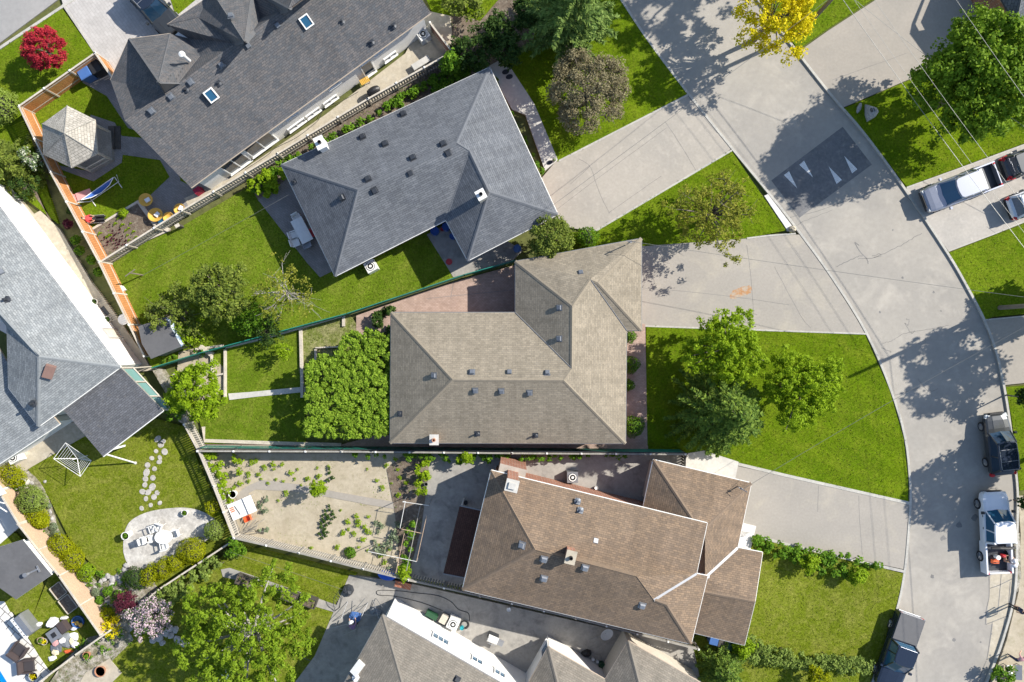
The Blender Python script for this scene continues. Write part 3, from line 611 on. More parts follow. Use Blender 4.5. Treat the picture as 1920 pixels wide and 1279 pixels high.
mb=MB(); V=[W(862,948,2.5),W(903,957,2.75),W(873,1084,2.75),W(831,1076,2.5)]; e=(V[3]-V[0]).normalized()
mb.add(V,[(3,2,1,0)],[[(u_,v_) for u_,v_ in ((5.2,0),(5.2,1.65),(0,1.65),(0,0))]]); mb.add([v-Vector((0,0,.14)) for v in V],[(0,1,2,3)])
for i in range(4): a,b=V[i],V[(i+1)%4]; d=Vector((0,0,.14)); mb.add([a,b,b-d,a-d],[(0,1,2,3)])
mb.build('porch_roof','sh_red',R.root)
mb=MB(); mb.tube([V[0],V[1]],.05,6); mb.tube([V[3],V[2]],.04,6); mb.build('gutter','metal_grey',R.root)
for a in (V[0],V[3],(V[0]+V[3])/2):
    mb=MB(); q=a*1; mb.tube([(q.x+.15,q.y,0),(q.x+.15,q.y,2.4)],.05,6); mb.build('porch_post','white_trim',R.root)
# front steps of house R with white railing
st=thing('entry_steps','white steps and railing in the notch beside the brown roofed house','steps',W(1396,1010,0))
mb=MB()
for i in range(4): mb.box(T(*W2(1396-i*4,1012+i*1.5,0),0,-.24),1.1-.22*i,2.4,.16*(i+1))
mb.build('tread','conc_white',st)
for sgn in (-1,1):
    mb=MB(); a=Vector((*W2(1388,1010+sgn*18,0),0)); b=Vector((*W2(1403,1010+sgn*18+3,0),0))
    mb.tube([a+Vector((0,0,1.5)),b+Vector((0,0,1.1))],.035,6)
    for k in range(5): q=a.lerp(b,k/4); mb.tube([q,q+Vector((0,0,1.48-.4*k/4))],.02,5)
    mb.build('railing','white_trim',st)
# house W, white walls, bottom centre
Wh=House('house','house with white stucco walls and taupe hipped roofs at the bottom edge','house',dict(
 n=(717,1153,4.8),e=(1010,1322,4.8),w=(640,1290,4.8),r=(772,1345,6.3),s=(540,1460,4.8),x=(850,1540,4.8),q=(690,1440,6.3),
 bn=(1028,1213,3.2),be=(1200,1312,3.2),bw=(975,1310,3.2),br=(1058,1330,4.6),bs=(930,1385,3.2),bx=(1102,1484,3.2),bq=(1020,1395,4.6),
 cn=(1178,1202,3.2),ce=(1330,1290,3.2),cw=(1128,1285,3.2),cr=(1213,1340,5.0),cs=(1085,1360,3.2),cx=(1237,1448,3.2),cq=(1190,1375,5.0)))
Wh.roof(['n e r','e x q r','x s q','s w n r q'],'sh_W',rim='tan_trim')
Wh.roof(['bn be br','be bx bq br','bx bs bq','bs bw bn br bq'],'sh_W',name='lower_roof',rim='tan_trim'); Wh.roof(['cn ce cr','ce cx cq cr','cx cs cq','cs cw cn cr cq'],'sh_W',name='lower_roof',rim='tan_trim')
Wh.walls(['n','e','x','s'],4.7,'stucco_white',.35); 
for i,t,w,a,b,n in ((0,.36,1.35,2.2,3.1,3),(0,.62,.9,2.3,3.1,2),(0,.78,.9,2.3,3.1,2)): Wh.window(i,t,w,a,b,'glass_blue',n=n)
Wh.walls(['bn','be','bx','bs'],3.1,'stucco_white',.3,'wing_wall'); Wh.window(3,.93,.9,1.0,2.3,'glass_blue')
Wh.walls(['cn','ce','cx','cs'],3.1,'wall_cream',.3,'wing_wall')
Wh.gutters(['w n e'],'metal_grey',.055); Wh.gutters(['bw bn be'],'tan_trim',.05); Wh.gutters(['cw cn ce'],'tan_trim',.05)
m=Wh.frame(672,1252); mb=MB(); mb.box(m@T(0,0,0,-.1),1.0,.55,.22); mb.build('roof_hatch','metal_white',Wh.root)
Wh.pipes([(668,1271)],'metal_white',.1,.4); Wh.vents([(857,1274)],'metal_dark')
# house L, left edge
L=House('house','pale grey roofed house with a blank white wall at the left edge','house',dict(
 n=(-40,333,4.1),e=(226,688,4.1),c=(128,760,4.1),d=(72,800,4.1),f=(15,727,4.6),g=(12,612,5.6),t=(73,669,6.1),u=(-40,545,6.1),b0=(-60,260,4.1),b1=(-90,500,6.1)))
L.roof(['n e t u','e c d t','f g t d','u t g','b0 n u b1'],'sh_L',rim='tan_trim')
L.V.update(dict(x=(W(-60,560,5.0)),y=W(112,795,3.2),z=W(-70,915,3.2),k=W(20,690,4.35)))
L.roof(['y z x k'],'sh_L',name='lower_roof',rim='tan_trim')
L.walls([(-60,310,4.1),'e','c','d',(15,727,4.1),(12,640,4.1),(-60,600,4.1)],4.0,'stucco_white',.42); L.window(0,.68,.5,2.6,2.9); L.window(0,.83,.9,.0,2.0,'wall_cream','wall_grey')
L.walls([(20,700,3.2),(112,795,3.2),(-70,915,3.2),(-80,700,3.2)],3.1,'stucco_white',.4,'wing_wall')
L.gutters(['n e','e c d','d f','y z'],'white_trim',.05); L.vents([(3,511)],'metal_vent'); L.pipes([(13,562),(62,757)],'metal_dark',.09,.4)
m=L.frame(93,695); mb=MB(); mb.box(m@T(0,0,0,.5),.95,.62,.28); mb.build('roof_hatch',plain('hatch_brown',(.2,.12,.1),.8),L.root)
# flat roofed porch on house L
cp=thing('porch','sloping dark grey porch roof joined to the pale grey roofed house','porch',W(210,775,0))
V=dict(a=W(227,690,3.7),b=W(306,770,3.3),c=W(193,856,3.3),d=W(118,768,3.7)); K=House.__new__(House); K.V=V; K.root=cp; K.tris=[]
K.roof(['c b a d'],'sh_dark',.2,rim='wood_grey'); K.gutters(['b c'],'white_trim',.06)
for k,q in (('b',(.3,.1)),('c',(.2,.3)),('d',(.1,-.2))):
    mb=MB(); p=V[k]; mb.box(T(p.x-q[0],p.y+q[1],0),.14,.14,3.05); mb.build('porch_post','white_trim',cp)
gp=thing('patio_cover','lean-to cover with two green glass panels beside the grey porch roof','patio cover',W(255,725,0))
mb=MB(); Q=[W(228,690,2.75),W(250,690,2.6),W(322,768,2.6),W(303,768,2.75)]
for a,b in ((Q[0],Q[3]),(Q[1],Q[2]),(Q[0],Q[1]),(Q[3],Q[2]),(Q[0].lerp(Q[3],.33),Q[1].lerp(Q[2],.33)),(Q[0].lerp(Q[3],.68),Q[1].lerp(Q[2],.68))): mb.tube([a,b],.06,4)
mb.build('frame','wood_pale',gp)
for u,v in ((.03,.31),(.36,.66),(.71,.97)):
    mb=MB(); a,b,c,d=Q[0].lerp(Q[3],u),Q[0].lerp(Q[3],v),Q[1].lerp(Q[2],v),Q[1].lerp(Q[2],u); mb.add([a,b,c,d]+[x-Vector((0,0,.03)) for x in (a,b,c,d)],[(0,1,2,3)[::-1],(4,5,6,7)]); mb.build('glass_panel','glass_green',gp)
for q in (Q[1],Q[2]): mb=MB(); mb.tube([(q.x,q.y,0),(q.x,q.y,2.6)],.05,6); mb.build('post','wood_pale',gp)
# house T, top right corner
Th=House('house','corner of a grey roofed house with an orange brick wall, top right','house',dict(s=(1905,49,3.2),w=(1858,-40,3.2),e=(1990,0,3.2),r=(1925,-60,4.6),n=(1900,-140,3.2),x=(2080,-60,3.2)))
Th.roof(['n w s r','s e r','e x r'],'sh_T',rim='metal_dark'); Th.walls(['n','w','s','e','x'],3.1,'brick_red',.5); Th.gutters(['w s e'],'metal_dark',.05)
# gazebo
gz=thing('gazebo','six sided gazebo with a weathered grey shingle roof in the fenced yard','gazebo',W(131,258,0))
G=House.__new__(House); hx=[(126,198),(178,224),(183,288),(134,315),(81,290),(79,232)]; G.V={str(i):W(x,y,2.7) for i,(x,y) in enumerate(hx)}; G.V['t']=W(121,250,4.3); G.root=gz; G.tris=[]
G.roof(['%d %d t'%(i,(i+1)%6) for i in range(6)],'sh_G',.1,rim='wood_pale')
mb=MB()
for i in range(6): mb.tube([G.V[str(i)]+Vector((0,0,.02)),G.V['t']+Vector((0,0,.02))],.035,5)
mb.build('hip_cap','wood_grey',gz)
cc=sum((G.V[str(i)] for i in range(6)),Vector())/6; cc.z=0
for i in range(6):
    p=G.V[str(i)]; q=cc+(Vector((p.x,p.y,0))-cc)*.84; mb=MB(); mb.box(T(q.x,q.y,0),.13,.13,2.6); mb.build('post','wood_pale',gz)
    p2=G.V[str((i+1)%6)]; q2=cc+(Vector((p2.x,p2.y,0))-cc)*.84
    if i!=1:
        mb=MB(); mb.tube([q+Vector((0,0,1.0)),q2+Vector((0,0,1.0))],.05,4); mb.tube([q+Vector((0,0,.4)),q2+Vector((0,0,.4))],.03,4)
        for k in range(1,12): a=q.lerp(q2,k/12); mb.tube([a+Vector((0,0,.35)),a+Vector((0,0,.98))],.018,4)
        mb.build('railing','wood_pale',gz)
mb=MB(); mb.prism([tuple((cc+(Vector((*G.V[str(i)].xy,0))-cc)*.9).xy) for i in range(6)],0,.35); mb.build('floor','wood_grey',gz)
for k in range(2):
    mb=MB(); p=W(209+k*11,258,.2-k*.1); mb.box(T(p.x,p.y,0),.45,1.7,.25-k*.12); mb.build('step','wood_dark',gz)
# plank shed in house M yard
sh=thing('shed','small garden shed with a flat dark roof and a patched blue tarp edge','shed',W(300,635,0))
Sd=House.__new__(House); Sd.V=dict(a=W(259,612,2.2),b=W(310,595,2.3),c=W(340,650,2.3),d=W(283,673,2.2),e=W(266,645,2.2),f=W(322,598,2.0),g=W(343,645,2.0)); Sd.root=sh; Sd.tris=[]
Sd.roof(['a b c d e'],'membrane',.1,rim='green_wire'); mb=MB(); mb.prism(inset([tuple(Sd.V[k].xy) for k in 'abcde'],.15),0,2.15); mb.build('wall','wood_grey',sh)
mb=MB(); mb.loft([[Sd.V['b']+Vector((.01,0,.02)),Sd.V['f'],Sd.V['f']-Vector((0,0,.08)),Sd.V['b']-Vector((0,0,.09))],[Sd.V['c']+Vector((.01,0,.02)),Sd.V['g'],Sd.V['g']-Vector((0,0,.08)),Sd.V['c']-Vector((0,0,.09))]]); mb.build('tarp',surf('tarp_pale',(.45,.5,.52),(.1,.17,.3),2.0,9,.2,lo=.42,hi=.58),sh)
# flat roofed shed at bottom left
s2=thing('shed','flat grey roofed garden house behind the brown plank fence','shed',W(30,1070,0))
Se=House.__new__(House); Se.V=dict(a=W(-60,1062,2.6),b=W(43,1012,2.6),c=W(97,1078,2.5),d=W(27,1124,2.5),e=W(-40,1150,2.5),f=W(-80,1100,2.5)); Se.root=s2; Se.tris=[]
Se.V.update(a=W(-50,1040,2.6),d=W(30,1124,2.5),e=W(-40,1075,2.5)); Se.roof(['a b c d e'],'membrane',.14,rim='white_trim'); mb=MB(); mb.prism(inset([tuple(Se.V[k].xy) for k in 'abcde'],.25),0,2.4); mb.build('wall','stucco_white',s2)
m=T(*W2(50,1077,2.7),2.56,.45); mb=MB(); mb.lathe(m,[(.12,0),(.12,.25),(.16,.26),(.16,.38)],12); mb.box(m@T(.45,0,0),.75,.12,.1); mb.box(m@T(.85,0,0),.12,.5,.08); mb.build('vent_pipe','metal_grey',s2)
s3=thing('pergola','white slatted structure over a grey terrace at the left edge','pergola',W(5,930,0))
mb=MB()
for k in range(4): a=W(-60,955-k*14,2.3); b=W(-2+k*5,912+k*16,2.3); mb.tube([a,b],.05,4)
mb.build('beam','white_trim',s3); mb=MB(); mb.prism([W2(-40,880,2.4),W2(-5,905,2.4),W2(12,925,2.4),W2(-40,945,2.4)],2.36,2.42); mb.build('panel','stucco_white',s3)
for q in ((-30,950),(10,915)): mb=MB(); mb.box(T(*W2(*q,1),0),.1,.1,2.3); mb.build('post','white_trim',s3)
HR,HB,HM=R,B,Mh
# ---------------------------------------------------------------- vegetation
NR=np.random.RandomState
def leafmesh(name,mat,parent,Cn,Nn,sz,asp=.6,rng=None,droop=0,tang=None,local=False):
    rng=rng or NR(1); N=len(Cn); Nn=Nn/np.maximum(np.linalg.norm(Nn,axis=1,keepdims=True),1e-6)
    t=rng.normal(size=(N,3)) if tang is None else tang
    t-= (t*Nn).sum(1,keepdims=True)*Nn; t/=np.maximum(np.linalg.norm(t,axis=1,keepdims=True),1e-6); b=np.cross(Nn,t)
    s=np.asarray(sz).reshape(-1,1)*np.ones((N,1)); off=np.array(ORG[parent.name]) if not local else np.zeros(3)
    V=np.stack([Cn-t*s,Cn-b*s*asp,Cn+t*s,Cn+b*s*asp],1).reshape(-1,3)-off
    me=bpy.data.meshes.new(name); me.vertices.add(4*N); me.vertices.foreach_set('co',V.astype(np.float32).ravel())
    me.loops.add(4*N); me.loops.foreach_set('vertex_index',np.arange(4*N,dtype=np.int32)); me.polygons.add(N)
    me.polygons.foreach_set('loop_start',np.arange(0,4*N,4,dtype=np.int32)); me.polygons.foreach_set('loop_total',np.full(N,4,dtype=np.int32))
    me.materials.append(mat if not isinstance(mat,str) else (LM.get(mat) or MATS[mat])); me.update(); me.validate()
    o=bpy.data.objects.new(name,me); C.objects.link(o); o.parent=parent; ORG[o.name]=Vector(off); return o
def clump_leaves(rng,K,rad,n,flat=.75,up=.5):
    """K (M,3) clump centres, rad (M,), n leaves each -> centres, normals"""
    M_=len(K); d=rng.normal(size=(M_*n,3)); d/=np.linalg.norm(d,axis=1,keepdims=True); d[:,2]=np.where(rng.rand(M_*n)<.6,np.abs(d[:,2]),d[:,2])
    r=rng.rand(M_*n,1)**.45; R=np.repeat(rad,n)[:,None]; Cn=np.repeat(K,n,0)+d*r*R*np.array([1,1,flat]); Nn=d*.6+rng.normal(size=d.shape)*.45+np.array([0,0,up]); return Cn,Nn
def tree(px,py,zc,R,hv,mat,label,name='tree',cat='tree',n=90,rc=.55,leaf=.11,per=90,group=None,seed=1,limb=True,bark='bark',irr=.22,hollow=.35,trunkr=None,asp=.6,twigs=0,ex=1,ang=0,rcv=.35):
    rng=NR(seed); c=np.array(W(px,py,zc)); Rm=R/S*(H-zc)/H; root=thing(name,label,cat,(c[0],c[1],0),group=group)
    ph=rng.rand(4)*6.28; th=rng.rand(n)*2*math.pi; u=rng.rand(n); el=np.arcsin(rng.uniform(-.45,1,n)); rad=hollow+(1-hollow)*rng.rand(n)**.45
    rr_=Rm*(1+irr*(np.sin(3*th+ph[0])*.6+np.sin(5*th+ph[1])*.5+np.sin(9*th+ph[2])*.35))-rc*.6
    ca,sa=math.cos(ang),math.sin(ang); X=np.cos(th)*np.cos(el)*rad*rr_*ex; Y=np.sin(th)*np.cos(el)*rad*rr_/ex**.5
    K=np.stack([c[0]+X*ca-Y*sa,c[1]+X*sa+Y*ca,c[2]+np.sin(el)*rad*hv],1)
    K[:,2]=np.maximum(K[:,2],.25); rd=rc*rng.uniform(1-rcv,1+rcv,n); Cn,Nn=clump_leaves(rng,K,rd,per)
    Cn[:,2]=np.maximum(Cn[:,2],.1)
    leafmesh('crown',mat,root,Cn,Nn,leaf*rng.uniform(.6,1.35,len(Cn)),asp,rng)
    if limb:
        mb=MB(); tr=trunkr or max(.05,Rm*.055); top=max(zc-hv*.35,.3); base=Vector((c[0],c[1],0)); tp=Vector((c[0]+rng.uniform(-.1,.1),c[1]+rng.uniform(-.1,.1),top)); mb.tube([base,base.lerp(tp,.5),tp],[tr*1.3,tr,tr*.8],8)
        idx=rng.permutation(n)[:min(n,26)]
        for i in idx:
            k=Vector(K[i]); m_=tp.lerp(k,.5)+Vector((0,0,.15*hv)); mb.tube([tp-Vector((0,0,rng.uniform(0,.4)*top*.4)),m_,k],[tr*.55,tr*.3,tr*.1],5,False)
            for q in range(twigs):
                e=k+Vector(rng.normal(size=3))*rc*1.3; mb.tube([k.lerp(m_,rng.rand()*.5),e],[tr*.1,.006],4,False)
        mb.build('trunk',bark,root,smooth=True)
    return root
def spruce(px,py,h,R,mat,label,name='spruce_tree',cat='tree',seed=1,levels=17,nb=11,leaf=.13,z0=.08,droop=.25,apexshift=(0,0),twd=1.0,pw=.75):
    """px,py = photo pixel of the trunk foot line at 1/3 height"""
    rng=NR(seed); c=np.array(W(px,py,h*.33)); Rm=R/S*.93; root=thing(name,label,cat,(c[0],c[1],0)); Cs=[];Ns=[];Ts=[];Sz=[]
    mb=MB(); mb.tube([(c[0],c[1],0),(c[0],c[1],h*.5),(c[0]+.05,c[1],h*.98)],[Rm*.06+.04,Rm*.035+.02,.015],8)
    for L_ in range(levels):
        t=L_/levels; z=h*(z0+(1-z0)*t); rl=Rm*(1-t)**pw
        for b in range(max(4,int(nb*(1-t*.55)))):
            a=rng.rand()*6.283; Lb=rl*rng.uniform(.62,1.18); d=np.array([math.cos(a),math.sin(a)]); nseg=max(3,int(Lb/.13)); e=[]
            for s_ in range(1,nseg+1):
                u=s_/nseg; p=np.array([c[0]+d[0]*Lb*u,c[1]+d[1]*Lb*u,z+Lb*(.12-droop*u*u)+rng.normal()*.02]); w=(1-u)*.42*twd*min(1,Lb/1.2)+.07
                for sd in (-1,1):
                    for q in range(3):
                        f=rng.rand(); off=w*f; pr=np.array([-d[1]*sd,d[0]*sd,0]); fw=np.array([d[0],d[1],0]); tang=pr*.8+fw*.8+rng.normal(size=3)*.25
                        Cs.append(p+pr*off+fw*off*.5+np.array([0,0,rng.normal()*.05-off*.1])); Ts.append(tang); Ns.append(np.array([0,0,1])+rng.normal(size=3)*.5); Sz.append(leaf*rng.uniform(.6,1.3))
            if Lb>.5: mb.tube([(c[0],c[1],z),(c[0]+d[0]*Lb*.8,c[1]+d[1]*Lb*.8,z+Lb*(.12-droop*.64)-.02)],[.03,.01],4,False)
    leafmesh('crown',mat,root,np.array(Cs),np.array(Ns),np.array(Sz),.34,rng,tang=np.array(Ts)); mb.build('trunk','bark',root); return root
def shrub(px,py,R,h,mat,label,name='shrub',cat='shrub',seed=1,ex=1,ang=0,leaf=.05,n=None,lobes=1,group=None,top=.7,core='wood_dark',rough=.05):
    """dense clipped bush: leafy shell round a dark core"""
    rng=NR(seed); zc=h*.45; c=np.array(W(px,py,zc)); Rm=R/S*(H-zc)/H; root=thing(name,label,cat,(c[0],c[1],0),group=group); n=n or int(2600*Rm*Rm/(leaf/.05)**2)+200
    ca,sa=math.cos(-ang),math.sin(-ang); d=rng.normal(size=(n,3)); d/=np.linalg.norm(d,axis=1,keepdims=True); d[:,2]=np.where(rng.rand(n)<.8,np.abs(d[:,2]),d[:,2]*.7)
    th=np.arctan2(d[:,1],d[:,0]); ph=rng.rand(3)*6; g=1+rough*(np.sin(3*th+ph[0])+np.sin(5*th+ph[1]+d[:,2]*4))+rough*1.2*np.sin(7*d[:,2]+3*th); r=(rng.uniform(.86,1.04,n)*g)[:,None]
    X=d[:,0]*Rm*ex; Y=d[:,1]*Rm; P=np.stack([X*ca-Y*sa,X*sa+Y*ca,d[:,2]*(h*.55)],1)*r+c; P[:,2]=np.maximum(P[:,2],.03)
    N_=np.stack([d[:,0]*ca-d[:,1]*sa,d[:,0]*sa+d[:,1]*ca,d[:,2]],1)+rng.normal(size=(n,3))*.5
    leafmesh('foliage',mat,root,P,N_,leaf*rng.uniform(.6,1.4,n),.6,rng)
    mb=MB(); mb.lathe(T(c[0],c[1],c[2],math.atan2(sa,ca)),[(Rm*.15,-h*.42),(Rm*.55,-h*.3),(Rm*.66,0),(Rm*.5,h*.22),(Rm*.2,h*.33),(.02,h*.35)],14,ex,1); mb.build('stem','wood_dark',root); return root
def inpoly(X,Y,P):
    r=np.zeros(len(X),bool); n=len(P)
    for i in range(n):
        x1,y1=P[i];x2,y2=P[(i+1)%n]
        if y1==y2: continue
        r^=((y1>Y)!=(y2>Y))&(X<(x2-x1)*(Y-y1)/(y2-y1)+x1)
    return r
def hedge(poly,z0,z1,mat,label,name='hedge',cat='hedge',dens=55,leaf=.09,seed=1,rc=.28,per=26,stem=True,kind=None):
    """a hedge or arbor filling a photo polygon (drawn at its top height)"""
    rng=NR(seed); P=[W2(x,y,z1) for x,y in poly]; xs=[p[0] for p in P]; ys=[p[1] for p in P]; ar=abs(sum(P[i][0]*P[(i+1)%len(P)][1]-P[(i+1)%len(P)][0]*P[i][1] for i in range(len(P))))/2
    root=thing(name,label,cat,(sum(xs)/len(xs),sum(ys)/len(ys),0)); n=max(4,int(ar*dens/10)); X=[];Y=[]
    while len(X)<n:
        a=rng.uniform(min(xs),max(xs),n*3); b=rng.uniform(min(ys),max(ys),n*3); m=inpoly(a,b,P); X+=list(a[m]); Y+=list(b[m])
    X=np.array(X[:n]);Y=np.array(Y[:n]); Zt=z1-rc*.8-np.abs(rng.normal(size=n))*.12*(z1-z0)-.0; Zt[rng.rand(n)<.25]-= (z1-z0)*.4
    K=np.stack([X,Y,np.maximum(Zt,z0+.05)],1); Cn,Nn=clump_leaves(rng,K,rc*rng.uniform(.7,1.3,n),per,.7,.7); Cn[:,2]=np.maximum(Cn[:,2],.05)
    leafmesh('foliage',mat,root,Cn,Nn,leaf*rng.uniform(.6,1.35,len(Cn)),.65,rng)
    if stem:
        mb=MB()
        for i in range(0,n,max(1,n//14)): mb.tube([(K[i][0],K[i][1],0),(K[i][0]+.05,K[i][1]+.03,K[i][2])],[.035,.015],5)
        mb.build('stem','bark',root)
    return root
tree(84,93,1.7,42,1.25,'red','dense round red leaved maple on the top left lawn','maple_tree',n=190,rc=.22,per=60,leaf=.06,seed=3,irr=.06,hollow=.5)
shrub(2,200,34,1.7,'lime','round light green shrub cut by the left edge, upper lawn',seed=4,leaf=.08,rough=.04)
spruce(18,308,5.0,62,'olive','yellow green conifer at the left edge outside the cedar fence','conifer_tree',seed=5,levels=13,nb=12,leaf=.15)
tree(64,296,1.6,24,1.1,'bluewhite','small shrub flecked with white blossom beside the cedar fence','shrub','shrub',n=26,rc=.3,per=40,leaf=.08,seed=6,limb=True)
tree(45,345,1.2,26,.8,'dark','dark low bush below the conifer by the cedar fence','shrub','shrub',n=26,rc=.3,per=40,leaf=.08,seed=7)
spruce(1066,35,9.5,98,'blue','large blue green conifer at the top edge','conifer_tree',seed=11,levels=20,nb=13,leaf=.19,droop=.15,twd=1.5,pw=.62)
tree(1103,170,2.9,80,2.3,'mauve','round brownish purple leaved tree on the lawn below the conifer','plum_tree',n=240,rc=.42,per=75,leaf=.07,seed=12,irr=.1,twigs=1)
tree(1452,28,4.2,80,2.6,'yellow','bright golden yellow tree at the top edge beside the road','golden_tree',n=220,rc=.36,per=52,leaf=.09,seed=13,irr=.18)
tree(1838,152,5.2,122,4.3,'maple','big dense green maple in the top right corner','maple_tree',n=620,rc=.5,per=62,leaf=.12,hollow=.12,seed=14,irr=.12)
tree(1338,402,3.2,82,2.0,'amber','thin yellowish tree between two driveways','locust_tree',n=190,rc=.34,per=44,leaf=.075,seed=15,irr=.25,twigs=3,hollow=.15)
tree(1032,446,2.6,46,1.7,'olive','round olive green tree at the corner of the beige roof','tree',n=120,rc=.34,per=75,leaf=.075,seed=16,irr=.06)
shrub(1100,447,22,1.6,'green','bright green round shrub beside the olive green tree',seed=17,leaf=.07)
tree(1363,652,3.9,76,2.2,'spring','spiky light green tree at the head of the front lawn','tree',n=420,rc=.27,per=42,leaf=.085,seed=18,irr=.24,hollow=.15)
tree(1502,728,3.7,76,2.2,'spring','light green tree in the middle of the front lawn','tree',n=430,rc=.27,per=42,leaf=.085,seed=19,irr=.24,hollow=.12)
spruce(1352,772,9.0,96,'pine','dark green spruce on the front lawn by the brown roofed house','spruce_tree',seed=20,levels=22,nb=13,leaf=.16,droop=.2,twd=1.1)
spruce(1352,1252,4.5,52,'pine','small dark green conifer in front of the brown roofed house, bottom edge','conifer_tree',seed=21,levels=13,nb=12,leaf=.13)
hedge([(572,690),(590,668),(630,658),(650,625),(690,616),(712,628),(735,628),(735,800),(715,820),(650,820),(600,822),(570,818)],1.6,3.0,'arbor','square leafy vine arbour next to the beige roofed house','arbor','arbor',dens=230,leaf=.08,seed=22,rc=.22,per=44)
tree(328,585,1.9,52,1.3,'olive','spreading yellow green bush nearest the small shed','shrub','shrub',n=110,rc=.3,per=34,leaf=.09,seed=23,twigs=2,irr=.25)
tree(415,545,2.9,58,1.9,'olive','tall dense olive bush in the sloping back garden','shrub','shrub',n=150,rc=.36,per=60,leaf=.09,seed=24,irr=.18)
tree(352,622,1.3,34,.9,'spring','low bright green bush at the shed corner','shrub','shrub',n=45,rc=.28,per=34,leaf=.09,seed=25)
tree(470,600,1.5,38,1.0,'green','dark green bush against the green wire fence','shrub','shrub',n=55,rc=.32,per=34,leaf=.09,seed=26)
tree(532,545,3.6,62,2.0,'amber','bare branched tree with few yellow green leaves','tree',n=110,rc=.32,per=15,leaf=.075,seed=27,twigs=5,bark='bark_pale',trunkr=.08,irr=.25,hollow=.1)
tree(500,620,1.2,34,.8,'dark','dark sprawling bush under the bare branched tree','shrub','shrub',n=40,rc=.3,per=24,leaf=.08,seed=28)
tree(532,657,1.3,17,.8,'spring','tiny yellow green tree on the terraced lawn','sapling','tree',n=20,rc=.22,per=26,leaf=.08,seed=29)
tree(368,735,3.0,54,1.8,'spring','bright green tree growing at the corner of the dark porch roof','tree',n=210,rc=.28,per=46,leaf=.09,seed=30,irr=.24)
tree(328,768,2.0,24,1.0,'green','small leafy bush behind the dark porch roof corner','shrub','shrub',n=24,rc=.3,per=36,leaf=.1,seed=31)
tree(465,1195,4.4,132,2.6,'bright','large bright yellow green tree at the bottom edge','maple_tree',n=520,rc=.31,per=46,leaf=.095,seed=32,irr=.2,hollow=.3,bark='bark_pale')
tree(597,916,1.5,17,.9,'spring','lone small fruit tree in the sandy vegetable plot','fruit_tree','tree',n=34,rc=.2,per=34,leaf=.075,seed=33)
tree(283,1156,2.0,42,1.3,'lilac','lilac bush covered in pale pink blossom','lilac_bush','shrub',n=90,rc=.32,per=60,leaf=.07,seed=34,irr=.2)
tree(237,1130,1.5,22,.9,'purple','dark purple leaved shrub beside the lilac','shrub','shrub',n=34,rc=.28,per=44,leaf=.075,seed=35)
tree(212,1176,1.0,20,.7,'yellow','loose golden yellow shrub at the end of the plank fence','shrub','shrub',n=24,rc=.24,per=30,leaf=.07,seed=36)
for x,y,R,h,ex,a,m,l in ((22,892,23,1.2,1.25,.35,'gold','golden clipped shrub nearest the left edge, above two pots'),(60,937,28,1.5,1.0,.2,'lime','largest pale green ball shrub along the plank fence'),(70,968,22,1.1,1.1,.4,'gold','golden shrub touching the pale green ball, upper of two'),(78,976,16,1.1,1,0,'gold','golden shrub touching the pale green ball, lower of two'),
  (114,1024,23,1.2,1.15,.3,'gold','golden bush above its twin in the middle of the bed'),(136,1049,23,1.2,1.1,-.6,'gold','golden bush below its twin in the middle of the bed'),(162,1073,17,.8,1.05,-.4,'spring','bright green low mound below the golden bushes'),
  (282,1078,17,1.3,1.35,-1.1,'gold','first golden shrub of the row by the stone patio, lowest'),(307,1065,18,1.3,1.25,-1.0,'gold','second golden shrub of the row by the stone patio'),(330,1055,16,1.3,1.1,-.9,'gold','third golden shrub of the row by the stone patio'),(360,1031,25,1.4,1.1,-.3,'gold','fourth and biggest golden shrub of the row by the stone patio'),
  (404,993,19,1.6,1.0,0,'lime','round yellow green shrub in the corner of the grey picket fence'),(398,952,12,1.2,1.3,1.3,'gold','narrow shaded golden shrub against the grey picket fence'),(256,1083,19,1.3,1.2,.8,'dark','dark green shrub at the foot of the golden row'),
  (202,1109,9,.6,1,0,'green','small round green mound near the rocks'),(180,1110,8,.5,1,0,'sage','small grey green mound near the rocks'),(187,1125,8,.5,1,0,'box','small deep green mound by the plank fence'),(203,1152,14,.9,1,0,'gold','golden ball shrub at the lower end of the plank fence'),(32,913,7,.5,1,0,'box','small grey green ball beside the pots'),(92,948,5,.35,1,0,'sage','tiny blue green ball on the pebbles'),(224,1117,11,.6,1,0,'box','low green cushion plant beside the purple shrub'),(100,988,8,.3,1,0,'sage','flat grey green clump among the pebbles'),(104,1003,9,.3,1,0,'sage','silvery clump above the golden twin bushes')):
    shrub(x,y,R,h,m,l,ex=ex,ang=a,seed=int(x+y),leaf=.05)
for x,y,R,h,m,l in ((1181,631,12,.9,'box','clipped green ball nearest the garage on the pink path'),(1182,684,17,1.1,'box','largest clipped ball beside the pink path'),(1179,722,11,.8,'box','small clipped ball between the path and the beige roof'),(1188,799,20,1.2,'green','dark round shrub at the lower end of the pink path')):
    shrub(x,y,R,h,m,l,seed=int(x+y),leaf=.05)
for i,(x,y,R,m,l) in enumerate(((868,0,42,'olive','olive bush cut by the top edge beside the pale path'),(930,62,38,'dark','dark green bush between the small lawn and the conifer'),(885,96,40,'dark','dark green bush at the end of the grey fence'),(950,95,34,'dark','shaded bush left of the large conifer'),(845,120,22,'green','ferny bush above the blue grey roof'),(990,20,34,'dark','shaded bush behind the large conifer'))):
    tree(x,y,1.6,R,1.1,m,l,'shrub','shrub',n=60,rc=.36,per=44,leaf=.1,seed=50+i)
hedge([(480,335),(520,305),(600,262),(690,215),(760,170),(850,118),(905,118),(860,150),(740,195),(660,235),(560,285),(530,320),(500,360),(462,355)],.1,.8,'green','strip of low green shrubs between the grey fence and the blue grey roof','hedge','hedge',dens=130,leaf=.11,seed=60,per=36)
